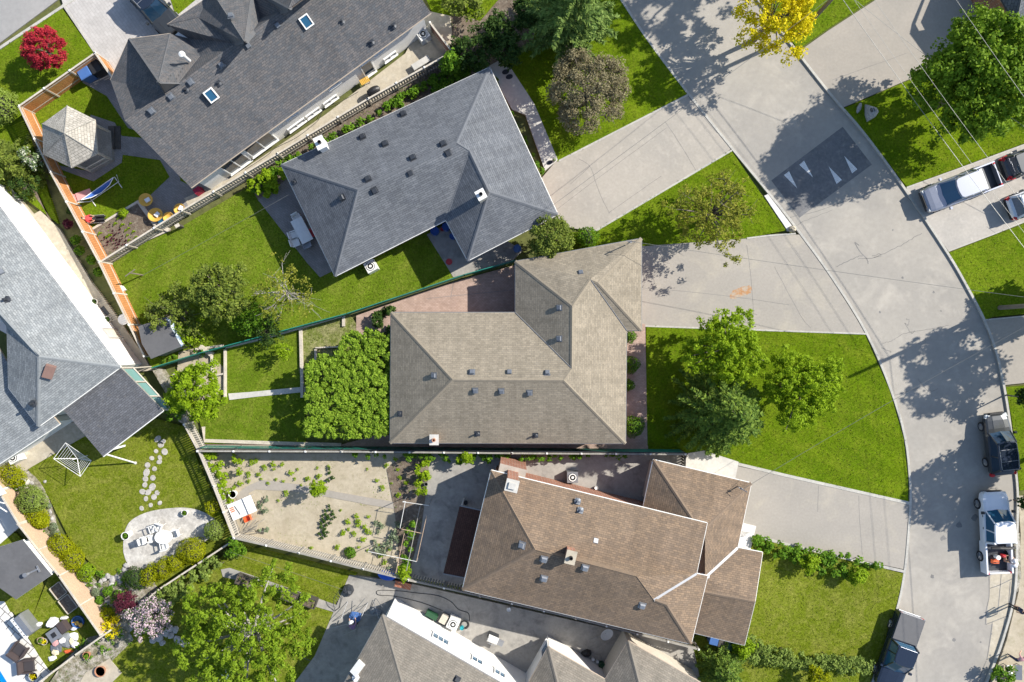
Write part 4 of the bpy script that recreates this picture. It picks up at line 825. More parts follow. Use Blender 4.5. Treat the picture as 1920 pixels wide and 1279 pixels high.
hedge([(458,345),(490,318),(535,318),(530,335),(500,365),(470,365)],.1,1.3,'spring','bright green bush at the corner of the blue grey roof','shrub','shrub',dens=80,leaf=.11,seed=61,per=40)
hedge([(948,212),(958,208),(1020,318),(1018,330),(1008,318)],.1,.7,'green','narrow bright hedge between the blue grey roof and its path','hedge','hedge',dens=110,leaf=.08,seed=62,rc=.18,per=32)
hedge([(918,150),(930,140),(940,165),(935,175)],.1,.6,'olive','short grassy clump by the roof corner path','shrub','shrub',dens=90,leaf=.12,seed=63,rc=.2)
hedge([(1418,1012),(1440,1010),(1500,1028),(1580,1040),(1655,1062),(1650,1085),(1600,1088),(1540,1075),(1470,1050),(1420,1040)],.1,.9,'green','long loose hedge along the lower driveway','hedge','hedge',dens=75,leaf=.1,seed=64,per=34)
for i,(x,y,R) in enumerate(((1518,1058,20),(1608,1078,18))):
    tree(x,y,.9,R,.7,'spring','light green bush in the driveway hedge, '+('nearer the house' if i==0 else 'nearer the road'),'shrub','shrub',n=26,rc=.26,per=40,leaf=.09,seed=65+i)
hedge([(1385,1215),(1400,1195),(1430,1212),(1520,1232),(1640,1242),(1636,1268),(1560,1262),(1400,1242)],.1,1.1,'hedge','clipped pale green hedge along the bottom of the front lawn','hedge','hedge',dens=190,leaf=.08,seed=67,per=36)
tree(1392,1212,1.4,22,.9,'spring','light green shrub at the lower corner of the brown roof','shrub','shrub',n=30,rc=.3,per=40,leaf=.09,seed=68)
tree(1535,1274,1.3,22,.9,'gold','yellow shrub at the bottom edge behind the hedge','shrub','shrub',n=30,rc=.28,per=46,leaf=.08,seed=69)
hedge([(288,1120),(300,1108),(432,1022),(448,1035),(430,1060),(370,1095),(325,1140),(300,1145)],.1,1.2,'hedge','long loose hedge beside the thin dark fence','hedge','hedge',dens=75,leaf=.1,seed=70,per=32)
tree(442,1028,1.2,20,.8,'green','leafy bush in the corner below the picket fence','shrub','shrub',n=24,rc=.28,per=36,leaf=.09,seed=71)
hedge([(372,848),(395,850),(410,870),(425,905),(432,935),(420,945),(405,925),(395,890)],.1,1.2,'spring','row of leafy bushes inside the grey picket fence','shrub','shrub',dens=85,leaf=.11,seed=72,per=32)
hedge([(436,850),(458,848),(455,880),(435,900),(428,885)],.1,1.0,'spring','bushy bean plants at the head of the vegetable plot','plant','plant',dens=55,leaf=.09,seed=73,rc=.22)
hedge([(476,915),(490,912),(500,935),(496,960),(505,990),(480,1010),(488,975),(482,945)],.1,.6,'sage','patch of grey green onions beside the white tool table','plant','plant',dens=45,leaf=.1,seed=74,rc=.2,per=16)
hedge([(786,855),(800,852),(802,900),(792,935),(780,930),(778,900)],.1,1.3,'spring','narrow leafy hedge at the end of the vegetable plot','hedge','hedge',dens=95,leaf=.11,seed=75,rc=.24)
hedge([(762,980),(775,975),(768,1060),(752,1075),(755,1020)],.1,1.1,'green','vines growing under the pipe trellis','vine','plant',dens=85,leaf=.11,seed=76,rc=.22)
tree(760,1075,1.2,15,.7,'spring','leafy vine tip over the end of the picket fence','shrub','shrub',n=18,rc=.24,per=34,leaf=.1,seed=77)
hedge([(690,970),(740,955),(750,985),(742,1050),(725,1075),(700,1040)],.05,.45,'sage','soft grey green herb patch in the vegetable plot','plant','plant',dens=34,leaf=.09,seed=78,rc=.22,per=18)
hedge([(660,848),(860,846),(1000,850),(1180,852),(1180,862),(1000,862),(860,872),(780,862),(660,856)],.3,1.2,'green','leafy vine strip along the foot of the long board fence','vine','plant',dens=65,leaf=.1,seed=79,rc=.22,per=26)
tree(873,857,1.2,15,.7,'spring','bright leafy bush halfway along the long board fence','shrub','shrub',n=22,rc=.22,per=36,leaf=.09,seed=80)
hedge([(290,680),(380,665),(385,655),(345,658),(300,672)],.1,.5,'green','weedy green strip below the small shed','plant','plant',dens=45,leaf=.09,seed=81,rc=.2,per=20)
hedge([(700,590),(735,570),(733,640),(728,820),(716,822)],.1,1.0,'dark','dark hedge in the gap between the arbour and the beige roof','hedge','hedge',dens=70,leaf=.12,seed=82)
for i,(x,y,m) in enumerate(((135,395,'dark'),(143,450,'green'),(150,470,'green'),(172,487,'green'),(185,510,'green'),(128,420,'purple'))):
    shrub(x,y,9,.6,m,('low dark bush at the upper end','small dark bush above two round ones','round green bush, upper of two','round green bush, lower of two','last green bush at the lower end','reddish leaved bush')[i]+' of the bed outside the cedar fence',seed=90+i,leaf=.07)
tree(1925,745,2.2,20,1.2,'dark','dark bush at the right edge above the dark car','shrub','shrub',n=26,rc=.36,per=44,leaf=.1,seed=97)
tree(1880,1268,.9,22,.6,'green','low green bush at the bottom right corner','shrub','shrub',n=26,rc=.26,per=44,leaf=.09,seed=98)
tree(1925,945,1.4,16,1.0,'dark','dark bush right of the white pickup','shrub','shrub',n=22,rc=.3,per=40,leaf=.1,seed=99)
# trees just beyond the frame whose shade falls on the road
for i,(gx,gy,z,Rm,hv) in enumerate(((1982,594,6.2,3.4,2.3),(1965,842,5.6,3.1,2.3),(1478,-112,7.5,4.2,3.0),(2012,522,4.2,2.0,1.6))):
    k=H/(H-z); x=CX+(gx-CX)*k; y=CY+(gy-CY)*k
    tree(x,y,z,Rm*S*k,hv,'maple',('street tree beyond the right edge shading the middle of the road','street tree beyond the right edge shading the white pickup','tall tree beyond the top edge shading the road','smaller tree beyond the right edge by the utility pole')[i],'street_tree',n=110,rc=.6,per=60,leaf=.16,seed=110+i,irr=.2)
# seedlings and loose plants in the beds
def seedling(mat,label,cat,group,leaf,n,r,seed,name='seedling'):
    rng=NR(seed); root=thing(name,label,cat,(0,0,0),group=group); K=rng.normal(size=(4,3))*r*np.array([.75,.75,.2])+np.array([0,0,r*.7]); Cn,Nn=clump_leaves(rng,K,rng.uniform(.35,.75,4)*r,n//3,.8,.9)
    leafmesh('leaves',mat,root,Cn,Nn,leaf*rng.uniform(.7,1.3,len(Cn)),.6,rng); return root
veg=[(482,866),(500,876),(470,890),(468,900),(488,888),(492,897),(514,880),(530,872),(519,897),(545,885),(555,898),(560,880),(596,878),(600,890),(616,873),(580,895),(450,905),(440,915),(512,868),(475,868),(505,905),(531,902),(565,908),(740,860),(726,870),(745,880),(752,895),(706,900),(690,880),(735,905),(720,915),(748,925),(760,905),(640,955),(652,975),(668,965),(675,975),(690,968),(672,985),(684,985),(667,1000),(690,992),(654,990),(645,1000),(680,1010),(695,1000),(672,1025),(690,1030),(660,1035),(710,1020),(715,1040),(730,1030),(722,1055),(643,1000),(634,1022),(585,1025),(524,938),(540,925)]
s0=seedling('spring','small leafy green seedling in the sandy vegetable plot','seedling','seedlings in the vegetable plot',.05,36,.18,5)
r5=random.Random(5)
for i,(x,y) in enumerate(veg):
    p=W(x,y); o=s0 if i==0 else dup(s0,(0,0,0)); o.location=(p.x,p.y,.01); o.rotation_euler=(0,0,r5.random()*6); o.scale=(r5.uniform(.6,1.35),)*3
s1=seedling('dark','dark leaved cabbage in the middle of the sandy vegetable plot','cabbage','dark cabbages in the vegetable plot',.07,42,.17,6,'cabbage')
for i,(x,y) in enumerate(((612,966),(620,958),(606,974),(616,975),(626,965),(604,990),(612,993),(608,999),(620,889))):
    p=W(x,y); o=s1 if i==0 else dup(s1,(0,0,0)); o.location=(p.x,p.y,.01); o.scale=(r5.uniform(.8,1.3),)*3
s2_=seedling('spring','light green seedling in the small dark soil bed','seedling','green seedlings in the dark soil bed',.06,20,.13,7)
for i,(x,y) in enumerate(((216,418),(229,420),(241,427),(236,431),(250,433),(239,440),(255,443),(242,449),(231,410),(200,443),(205,440),(187,436),(222,408),(185,460),(245,418))):
    p=W(x,y); o=s2_ if i==0 else dup(s2_,(0,0,0)); o.location=(p.x,p.y,.06); o.scale=(r5.uniform(.6,1.2),)*3
s3_=seedling('purple','dark red seedling in the small dark soil bed','seedling','red seedlings in the dark soil bed',.06,16,.11,8)
for i,(x,y) in enumerate(((205,424),(211,436),(224,434),(214,445),(229,446),(218,453),(201,457),(224,456),(209,450),(235,455),(195,448),(220,462))):
    p=W(x,y); o=s3_ if i==0 else dup(s3_,(0,0,0)); o.location=(p.x,p.y,.06); o.scale=(r5.uniform(.7,1.1),)*3
shrub(231,399,9,.5,'spring','round bright bush on the edging of the dark soil bed',seed=130,leaf=.06)
shrub(657,1036,11,.5,'box','dark green low bush beside the grey picket fence in the plot',seed=131,leaf=.06)
s4_=seedling('green','small green rockery plant among the pale stones','rock plant','rockery plants among the stones',.07,26,.22,9,'rock_plant')
for i,(x,y) in enumerate(((165,1085),(172,1095),(190,1096),(212,1100),(220,1092),(232,1098),(240,1104),(215,1126),(196,1138),(208,1140),(228,1072),(236,1085),(196,1075),(205,1195),(215,1205),(195,1215),(230,1190),(170,1230),(150,1212),(160,1200),(107,1012),(85,1005),(246,1205),(185,1205),(225,1135),(177,1130),(243,1078),(245,1120))):
    p=W(x,y); o=s4_ if i==0 else dup(s4_,(0,0,0)); o.location=(p.x,p.y,.05); o.scale=(r5.uniform(.6,1.5),)*3; o.rotation_euler=(0,0,r5.random()*6)

# ground cover: ragged grass and weeds over the lawns and the plot
def scatter(name,label,mat,test,dens,size,zr,seed,clump=None,up=1.2):
    rng=NR(seed); ok=[]
    xs=(-46,46);ys=(-30,30); n=int((xs[1]-xs[0])*(ys[1]-ys[0])*dens); X=rng.uniform(*xs,n); Y=rng.uniform(*ys,n); best=np.full(n,-9.0); sel=np.zeros(n,bool)
    for nm,P,z,mt in SHEETS:
        m=inpoly(X,Y,P)&(z>=best-.0001); best[m]=z; sel[m]=test(nm,mt)
    if clump is not None:
        q=np.sin(X*clump+1.3*np.sin(Y*clump*.7))+np.sin(Y*clump*1.3+1.7*np.sin(X*clump*.9+2)); sel&=(q+rng.normal(size=n)*.5)>.5
    X,Y,Z=X[sel],Y[sel],best[sel]; m=len(X); X=X+rng.normal(size=m)*.07; Y=Y+rng.normal(size=m)*.07
    Cn=np.stack([X,Y,Z+rng.uniform(*zr,m)],1); Nn=rng.normal(size=(m,3))+np.array([0,0,up])
    root=bpy.data.objects.new(name,None); ORG[name]=Vector((0,0,0)); o=leafmesh(name,mat,root,Cn,Nn,size*rng.uniform(.5,1.5,m),.35,rng); o.parent=None; bpy.data.objects.remove(root); o.name=name
    tag(o,label,'ground cover',kind='stuff')
scatter('grass','short green grass growing over the lawns',leafmat('grass_leaf',(.07,.11,.008),(.19,.23,.025),.2),lambda n,m:n=='lawn',34,.05,(.01,.05),201)
scatter('weeds','thin pale weeds across the sandy vegetable plot',LM['lime'],lambda n,m:n=='garden_soil',22,.045,(.01,.05),202,1.1)
scatter('ground_cover','mixed low ground cover among the rocks and beds',LM['green'],lambda n,m:n=='garden_bed',26,.06,(.02,.09),203,1.6)
# ---------------------------------------------------------------- fences
def fence(pts,h,label,style='board',mat='wood_cedar',pmat=None,cap=None,post=2.4,gap=.02,bw=.14,side=0,cat='fence',name='fence',capmat='white_trim',spacing=None):
    """pts: photo pixels of the top rail; style board / picket / panel / wire"""
    P=[Vector((*W2(x,y,h),0)) for x,y in pts]; c=sum(P,Vector())/len(P); root=thing(name,label,cat,c); mb=MB(); rails=MB()
    for a,b in zip(P,P[1:]):
        L_=(b-a).length; d=(b-a)/L_; rz=math.atan2(d.y,d.x); q=Vector((-d.y,d.x,0))*side
        if style in('board','picket'):
            st=bw+(gap if style=='board' else gap); n=int(L_/st)
            for k in range(n):
                p=a+d*(st*(k+.5)); mb.box(T(p.x+q.x,p.y+q.y,0,rz+random.uniform(-.02,.02)),bw,.025,h-.12+random.uniform(-.02,.015),.04)
            for z in (.35,h-.35): rails.box(T((a.x+b.x)/2-q.x*.6,(a.y+b.y)/2-q.y*.6,z,rz),L_,.05,.09)
        elif style=='panel':
            n=max(1,round(L_/2.4))
            for k in range(n):
                for j in range(7):
                    p=a+d*(L_*(k+.5)/n); z0=.1+j*(h-.2)/7; mb.box(T(p.x,p.y,z0,rz),L_/n-.1,.03,(h-.2)/7-.012)
        elif style=='slat':
            n=int(L_/.09)
            for k in range(n): p=a+d*(.09*(k+.5)); mb.box(T(p.x,p.y,.05,rz+.3),.075,.012,h-.1)
            rails.tube([a+Vector((0,0,h)),b+Vector((0,0,h))],.03,6)
        if style!='slat': rails.box(T((a.x+b.x)/2,(a.y+b.y)/2,h-.05,rz),L_,.12 if cap is None else cap,.045)
        n=max(1,round(L_/post))
        for k in range(n+1):
            p=a.lerp(b,k/n); pm=MB()
            if style=='slat': pm.tube([p,p+Vector((0,0,h+.03))],.03,6)
            else: pm.box(T(p.x,p.y,0,rz),.11,.13,h+.02); 
            o=pm.build('post',pmat or mat,root)
            if capmat and style!='slat': pm=MB(); pm.box(T(p.x,p.y,h+.02,rz),.15,.15,.05,0,.6); pm.build('post_cap',capmat,o)
    mb.build('boards' if style!='slat' else 'mesh_panel',mat,root); rails.build('rail',pmat or mat,root); return root
fence([(178,99),(35,199)],1.8,'cedar board fence along the top left lawn, behind the blue bin','board','wood_cedar','wood_pale')
fence([(178,99),(213,150)],1.8,'short cedar fence between the paved driveway and the bins','board','wood_cedar','wood_pale')
fence([(35,199),(94,322),(185,491),(270,668)],1.8,'long cedar board fence running down past the gazebo and the shed','board','wood_cedar','wood_pale')
fence([(848,97),(690,185),(520,288),(340,395),(186,492)],1.5,'long grey picket fence between the dark roofed house and the blue grey roofed house','picket','wood_grey','wood_pale',gap=.09,bw=.12)
fence([(806,42),(848,97)],1.6,'short orange brown fence at the end of the side passage','board','brick_red','wood_pale')
fence([(967,488),(870,515),(780,545),(650,588),(470,636),(370,663),(284,690)],1.25,'low green wire fence curving between two back gardens','slat','green_slat','green_slat',post=2.6)
fence([(370,841),(640,843),(960,846),(1285,849)],1.7,'long straight board fence below the beige roofed house, green on its upper side','slat','green_slat','metal_dark',post=2.4)
fence([(370,846),(640,847),(960,850),(1285,852)],1.6,'grey board fence backing the vegetable plot and the paved yard','board','wood_grey','wood_grey')
fence([(1285,852),(1284,885)],1.3,'short black slatted gate between the two driveways','picket','wood_dark','wood_dark',gap=.07,cat='gate',name='gate',capmat=None)
fence([(345,796),(372,846),(400,912),(438,1009)],1.5,'grey picket fence between the vegetable plot and the stone patio garden','picket','wood_grey','wood_pale',gap=.05,bw=.12)
fence([(438,1009),(560,1037),(680,1067),(765,1088)],1.5,'grey picket fence along the lower edge of the vegetable plot','picket','wood_pale','wood_grey',gap=.07,bw=.1)
fence([(765,1088),(900,1118),(1080,1160),(1310,1218)],1.5,'dark picket fence squeezed below the brown roofed house','picket','wood_grey','wood_grey',gap=.09,bw=.12)
fence([(-40,860),(35,984)],1.8,'tan plank fence panel at the left edge beside the golden shrubs','panel','wood_tan','wood_pale',capmat=None)
fence([(33,983),(110,1080),(188,1191)],1.9,'long tan plank fence between the pebble bed and the cluttered lawn','panel','wood_tan','wood_pale',capmat=None)
fence([(204,1184),(140,1229),(60,1290)],1.7,'dark board fence along the lower side of the cluttered yard','board','wood_dark','wood_pale',capmat=None)
fence([(440,1012),(370,1058),(300,1104),(262,1135)],1.0,'thin dark fence behind the row of golden shrubs','board','wood_dark','wood_pale',capmat=None)
# ---------------------------------------------------------------- cars
def car(kind,px,py,zr,ang,L_,Wd,Ht,paint,label,cat,cab=(.27,-.14)):
    p=W(px,py,zr); root=thing('parked_car' if kind!='pickup' else 'pickup_truck',label,cat,(p.x,p.y,-.095 if px>1400 and not 1715<px<1960 and py>600 or (py>600) else .0),ang)
    w=Wd/2; zb=.32; l=L_/2
    def ring(x,hw,zs,zt=None,zb_=zb,cr=.03): return [(x,-hw*.86,zb_),(x,-hw*.99,zb_+.18),(x,-hw,zs-.2),(x,-hw*.96,zs-.05),(x,-hw*.82,zs),(x,-hw*.4,zs+cr),(x,hw*.4,zs+cr),(x,hw*.82,zs),(x,hw*.96,zs-.05),(x,hw,zs-.2),(x,hw*.99,zb_+.18),(x,hw*.86,zb_)]
    sh=Ht*.56
    def lo(parent,name,mat,secs,bev=0): mb=MB(); mb.loft([ring(*s) for s in secs]); return mb.build(name,mat,parent,local=True,smooth=False,bevel=bev)
    if kind=='pickup':
        cf,cr_=cab[0]*L_,cab[1]*L_     # cab front base / rear
        body=lo(root,'body',paint,[(cr_,w,sh),(0,w,sh),(cf-.1,w,sh),(cf+.35,w*.99,sh-.01),(l-.5,w*.97,sh-.06),(l-.18,w*.9,sh-.12),(l-.03,w*.78,sh-.22,None,.4),(l,w*.7,sh-.4,None,.45)])
        bed=MB(); bw_=.09
        for s_ in (-1,1): bed.box(T((cr_-l)/2-.0,s_*(w-.07)*1.0,0),l+cr_-.02,.13,sh-.35,.35)
        bed.box(T(-l+.06,0,0),.1,Wd-.22,sh-.42,.37); bed.box(T(cr_-.05,0,0),.08,Wd-.26,sh-.36,.37); b=bed.build('cargo_bed',paint,root,local=True,bevel=.02)
        fl=MB(); fl.box(T((cr_-l)/2,0,0),l+cr_-.2,Wd-.27,.06,.5); fl.build('bed_floor','metal_dark',b,local=True)
        gl=[(cf,w*.9,w*.72),(cr_+.05,w*.9,w*.74)]; rx0,rx1=cf-.75,cr_+.16; zr_=Ht
    else:
        cf=.2*L_; cr_=-l+.28; 
        body=lo(root,'body',paint,[(-l,w*.74,sh-.2,None,.45),(-l+.08,w*.86,sh-.04),(-l+.4,w*.97,sh),(0,w,sh),(cf,w,sh),(cf+.3,w*.99,sh-.02),(l-.5,w*.94,sh-.1),(l-.2,w*.84,sh-.17),(l-.05,w*.72,sh-.26,None,.4),(l,w*.62,sh-.4,None,.42)])
        rx0,rx1=cf-.72,cr_+.3; zr_=Ht
    mb=MB(); zs=sh-.02
    B4=[(cf,-w*.86,zs),(cf+.12,0,zs),(cf,w*.86,zs),(cr_+.02,w*.9,zs),(cr_-.0,0,zs),(cr_+.02,-w*.9,zs)]; 
    Tp=[(rx0,-w*.74,zr_-.06),(rx0+.1,0,zr_-.03),(rx0,w*.74,zr_-.06),(rx1,w*.76,zr_-.07),(rx1-.03,0,zr_-.05),(rx1,-w*.76,zr_-.07)]
    mb.loft([B4[::-1],Tp[::-1]]); g=mb.build('window_glass','glass_blue' if paint!='paint_grey' else 'glass',root,local=True)
    mb=MB(); R0=[(rx0+.04,-w*.66),(rx0+.13,-w*.25),(rx0+.13,w*.25),(rx0+.04,w*.66),(rx0-.12,w*.77),((rx0+rx1)/2,w*.8),(rx1+.06,w*.79),(rx1-.03,w*.68),(rx1-.05,-w*.68),(rx1+.06,-w*.79),((rx0+rx1)/2,-w*.8),(rx0-.12,-w*.77)]
    mb.loft([[(x,y,zr_-.1) for x,y in R0],[(x,y*.985,zr_-.045) for x,y in R0],[((x-(rx0+rx1)/2)*.93+(rx0+rx1)/2,y*.93,zr_-.005) for x,y in R0]][::1]); rf=mb.build('roof','paint_navy' if kind=='suv' else paint,root,local=True,bevel=.015)
    me=rf.data
    if kind=='suv':
        mb=MB(); c0=(rx0+rx1)/2
        mb.box(T(c0+.5,0,zr_-.004),.035,w*1.36,.012); mb.box(T(c0-.35,0,zr_-.004),.035,w*1.36,.012); mb.build('roof_seam','metal_grey',root,local=True)
        for s_ in (-1,1): mb=MB(); mb.tube([(rx0-.1,s_*w*.68,zr_),(c0,s_*w*.7,zr_+.05),(rx1+.1,s_*w*.66,zr_)],.022,6); mb.build('roof_rail','metal_grey',root,local=True)
    for s_ in (-1,1):
        mb=MB(); mb.tube([(cf+.02,s_*w*.85,zs),(rx0,s_*w*.74,zr_-.06)],.05,6); mb.tube([(cr_+.02,s_*w*.89,zs),(rx1,s_*w*.76,zr_-.06)],.09,6); mb.tube([((cf+cr_)/2-.2,s_*w*.885,zs),((cf+cr_)/2-.25,s_*w*.77,zr_-.06)],.045,6); mb.build('pillar',paint,root,local=True)
        mb=MB(); mb.loft([[(cf-.12+x*.1,s_*(w+.02+y*.2),sh+.02+z*.16) for x,z in ((-1,0),(1,0),(.8,1),(-.8,1))][::s_] for y in (0,1)]); mb.build('wing_mirror',paint if paint!='paint_white' else 'plastic_black',root,local=True)
        mb=MB(); mb.box(T(l-.22,s_*w*.68,sh-.33,s_*-.35),.3,.34,.16); mb.build('headlight','lamp_clear',root,local=True)
        mb=MB(); mb.box(T(-l+.13 if kind!='pickup' else -l+.07,s_*w*.84,sh-.34,s_*.35),.22 if kind!='pickup' else .12,.24 if kind!='pickup' else .14,.3); mb.build('tail_light','lamp_red',root,local=True)
        for x in (l-.95,-l+1.02 if kind!='pickup' else -l+1.2):
            rw=.36 if kind!='pickup' else .4; m=T(x,s_*(w-.1),rw,0,math.pi/2); mb=MB(); mb.lathe(m,[(rw*.7,-.13),(rw*.96,-.13),(rw,-.08),(rw,.08),(rw*.96,.13),(rw*.7,.13)],20); wl=mb.build('wheel','tyre',root,local=True)
            mb=MB(); yy=-s_*.135
            for k in range(5): a_=k*1.2566; mb.tube([(x,s_*(w-.1)+s_*.137,rw),(x+math.cos(a_)*rw*.62,s_*(w-.1)+s_*.137,rw+math.sin(a_)*rw*.62)],.035,5)
            mb.lathe(m@T(0,0,yy),[(rw*.68,-.006),(rw*.68,.006),(rw*.58,.006),(rw*.58,-.006)],18); mb.build('rim','rim',wl,local=True)
    mb=MB(); mb.box(T(-l+.02,0,.4),.14,Wd*.86,.2); mb.build('bumper','plastic_black' if kind!='pickup' else 'metal_grey',root,local=True,bevel=.02)
    mb=MB(); mb.box(T(l-.02,0,.66),.1,Wd*.5,.16); mb.build('grille','plastic_black',root,local=True)
    mb=MB(); mb.box(T(l-.05,0,.42),.14,Wd*.74,.22); mb.build('bumper','plastic_black' if kind!='pickup' else 'metal_dark',root,local=True,bevel=.02)
    mb=MB()
    for y in (-w*.45,w*.45): mb.tube([(cf+.3,y,sh+.012),(l-.35,y*.85,sh-.09)],.014,4)
    mb.build('bonnet_crease',paint,root,local=True)
    for x in ((cf+cr_)/2-.12,): 
        for s_ in (-1,1): mb=MB(); mb.box(T(x,s_*w,sh-.16),.16,.03,.035); mb.box(T(x+1.0 if kind=='suv' else x+.9,s_*w,sh-.16),.16,.03,.035); mb.build('door_handle','metal_dark',root,local=True)
    root['_']=0; del root['_']
    return root
def rad(d): return math.radians(d)
c1=car('pickup',1805,351,1.0,rad(201),5.75,2.0,1.85,'paint_silver','silver pickup with an open dark bed in the upper right driveway','pickup truck',(.27,-.2))
mb=MB(); mb.box(T(-1.45,0,.75),.45,1.62,.42); mb.build('tool_box','metal_grey',c1,local=True,bevel=.02)
c2=car('pickup',1872,1000,1.0,rad(93),6.05,2.0,1.95,'paint_white','white work pickup with its bed full of tools, at the kerb','pickup truck',(.28,-.11))
c3=car('pickup',1689,1224,1.0,rad(251),5.7,1.98,1.9,'paint_navy','dark blue pickup with a grey bed cover at the bottom edge','pickup truck',(.24,-.13))
mb=MB(); mb.box(T(-1.83,0,1.065),2.0,1.86,.05); mb.build('bed_cover','tonneau',c3,local=True,bevel=.015)
c4=car('suv',1878,834,.9,rad(97),4.65,1.9,1.7,'paint_grey','dark closed hatchback parked at the kerb ahead of the white pickup','car')
c5=car('suv',285,12,.9,rad(312),4.75,1.92,1.75,'paint_grey','dark car with a glass roof on the paved driveway, top edge','car')
c6=car('sedan',1938,297,.9,rad(21),4.4,1.82,1.5,'paint_grey','dark car with red tail lights behind the silver pickup','car')
mb=MB()
for s_ in (-1,1): mb.loft([[(-2.1,s_*.55,.86),(-2.02,s_*.9,.84),(-1.7,s_*.93,.86),(-1.9,s_*.7,.9)][::s_],[(-2.1,s_*.55,.6),(-2.02,s_*.9,.6),(-1.7,s_*.93,.7),(-1.9,s_*.7,.6)][::s_]])
mb.build('light_cluster','lamp_red',c6,local=True)
c7=car('sedan',1950,372,.9,rad(20),4.5,1.82,1.5,'paint_white','white car half out of frame at the right edge','car')
# cargo in the white pickup
def item(name,label,cat,px,py,z,parts,rz=0,group=None,zp=None):
    p=W(px,py,z if zp is None else zp); r=thing(name,label,cat,(p.x,p.y,z),rz,group)
    for nm,mat,fn in parts: mb=MB(); fn(mb); mb.build(nm,mat,r,local=True)
    return r
item('bucket','white bucket in the bed of the white pickup','bucket',1866,1043,.6,[('body','plastic_white',lambda b:b.lathe(T(0,0,0),[(.14,0),(.17,.36),(.15,.36),(.13,.04)],14)),('lid','metal_white',lambda b:b.lathe(T(0,0,.36),[(.175,0),(.17,.03)],14))])
item('tool_bag','orange tool bag in the bed of the white pickup','bag',1864,1052,.6,[('body','plastic_orange',lambda b:b.box(T(0,0,0),.5,.28,.26,0,.85)),('handle','plastic_black',lambda b:b.tube([(-.18,0,.26),(-.1,0,.36),(.1,0,.36),(.18,0,.26)],.02,5))])
item('fuel_can','red fuel can in the bed of the white pickup','can',1879,1041,.6,[('body','plastic_red',lambda b:b.box(T(0,0,0),.3,.2,.28,0,.85)),('handle','plastic_red',lambda b:b.tube([(-.1,0,.26),(-.08,0,.34),(.08,0,.34),(.1,0,.26)],.02,5))])
item('crate','brown open crate in the bed of the white pickup','crate',1888,1046,.6,[('body','wood_tan',lambda b:[b.box(T(x,y,0),sx,sy,.28) for x,y,sx,sy in ((0,.24,.5,.03),(0,-.24,.5,.03),(.24,0,.03,.45),(-.24,0,.03,.45))]),('base','wood_dark',lambda b:b.box(T(0,0,0),.44,.44,.03))])
item('tarpaulin_roll','black rolled tarpaulin behind the cab of the white pickup','tarpaulin',1879,1027,1.05,[('roll','plastic_black',lambda b:b.tube([(-.85,0,.12),(-.3,.02,.16),(.3,-.02,.14),(.9,.03,.12)],[.1,.14,.13,.09],9)),('strap','metal_grey',lambda b:b.tube([(0,-.16,.1),(0,0,.29),(0,.16,.1)],.015,5))])
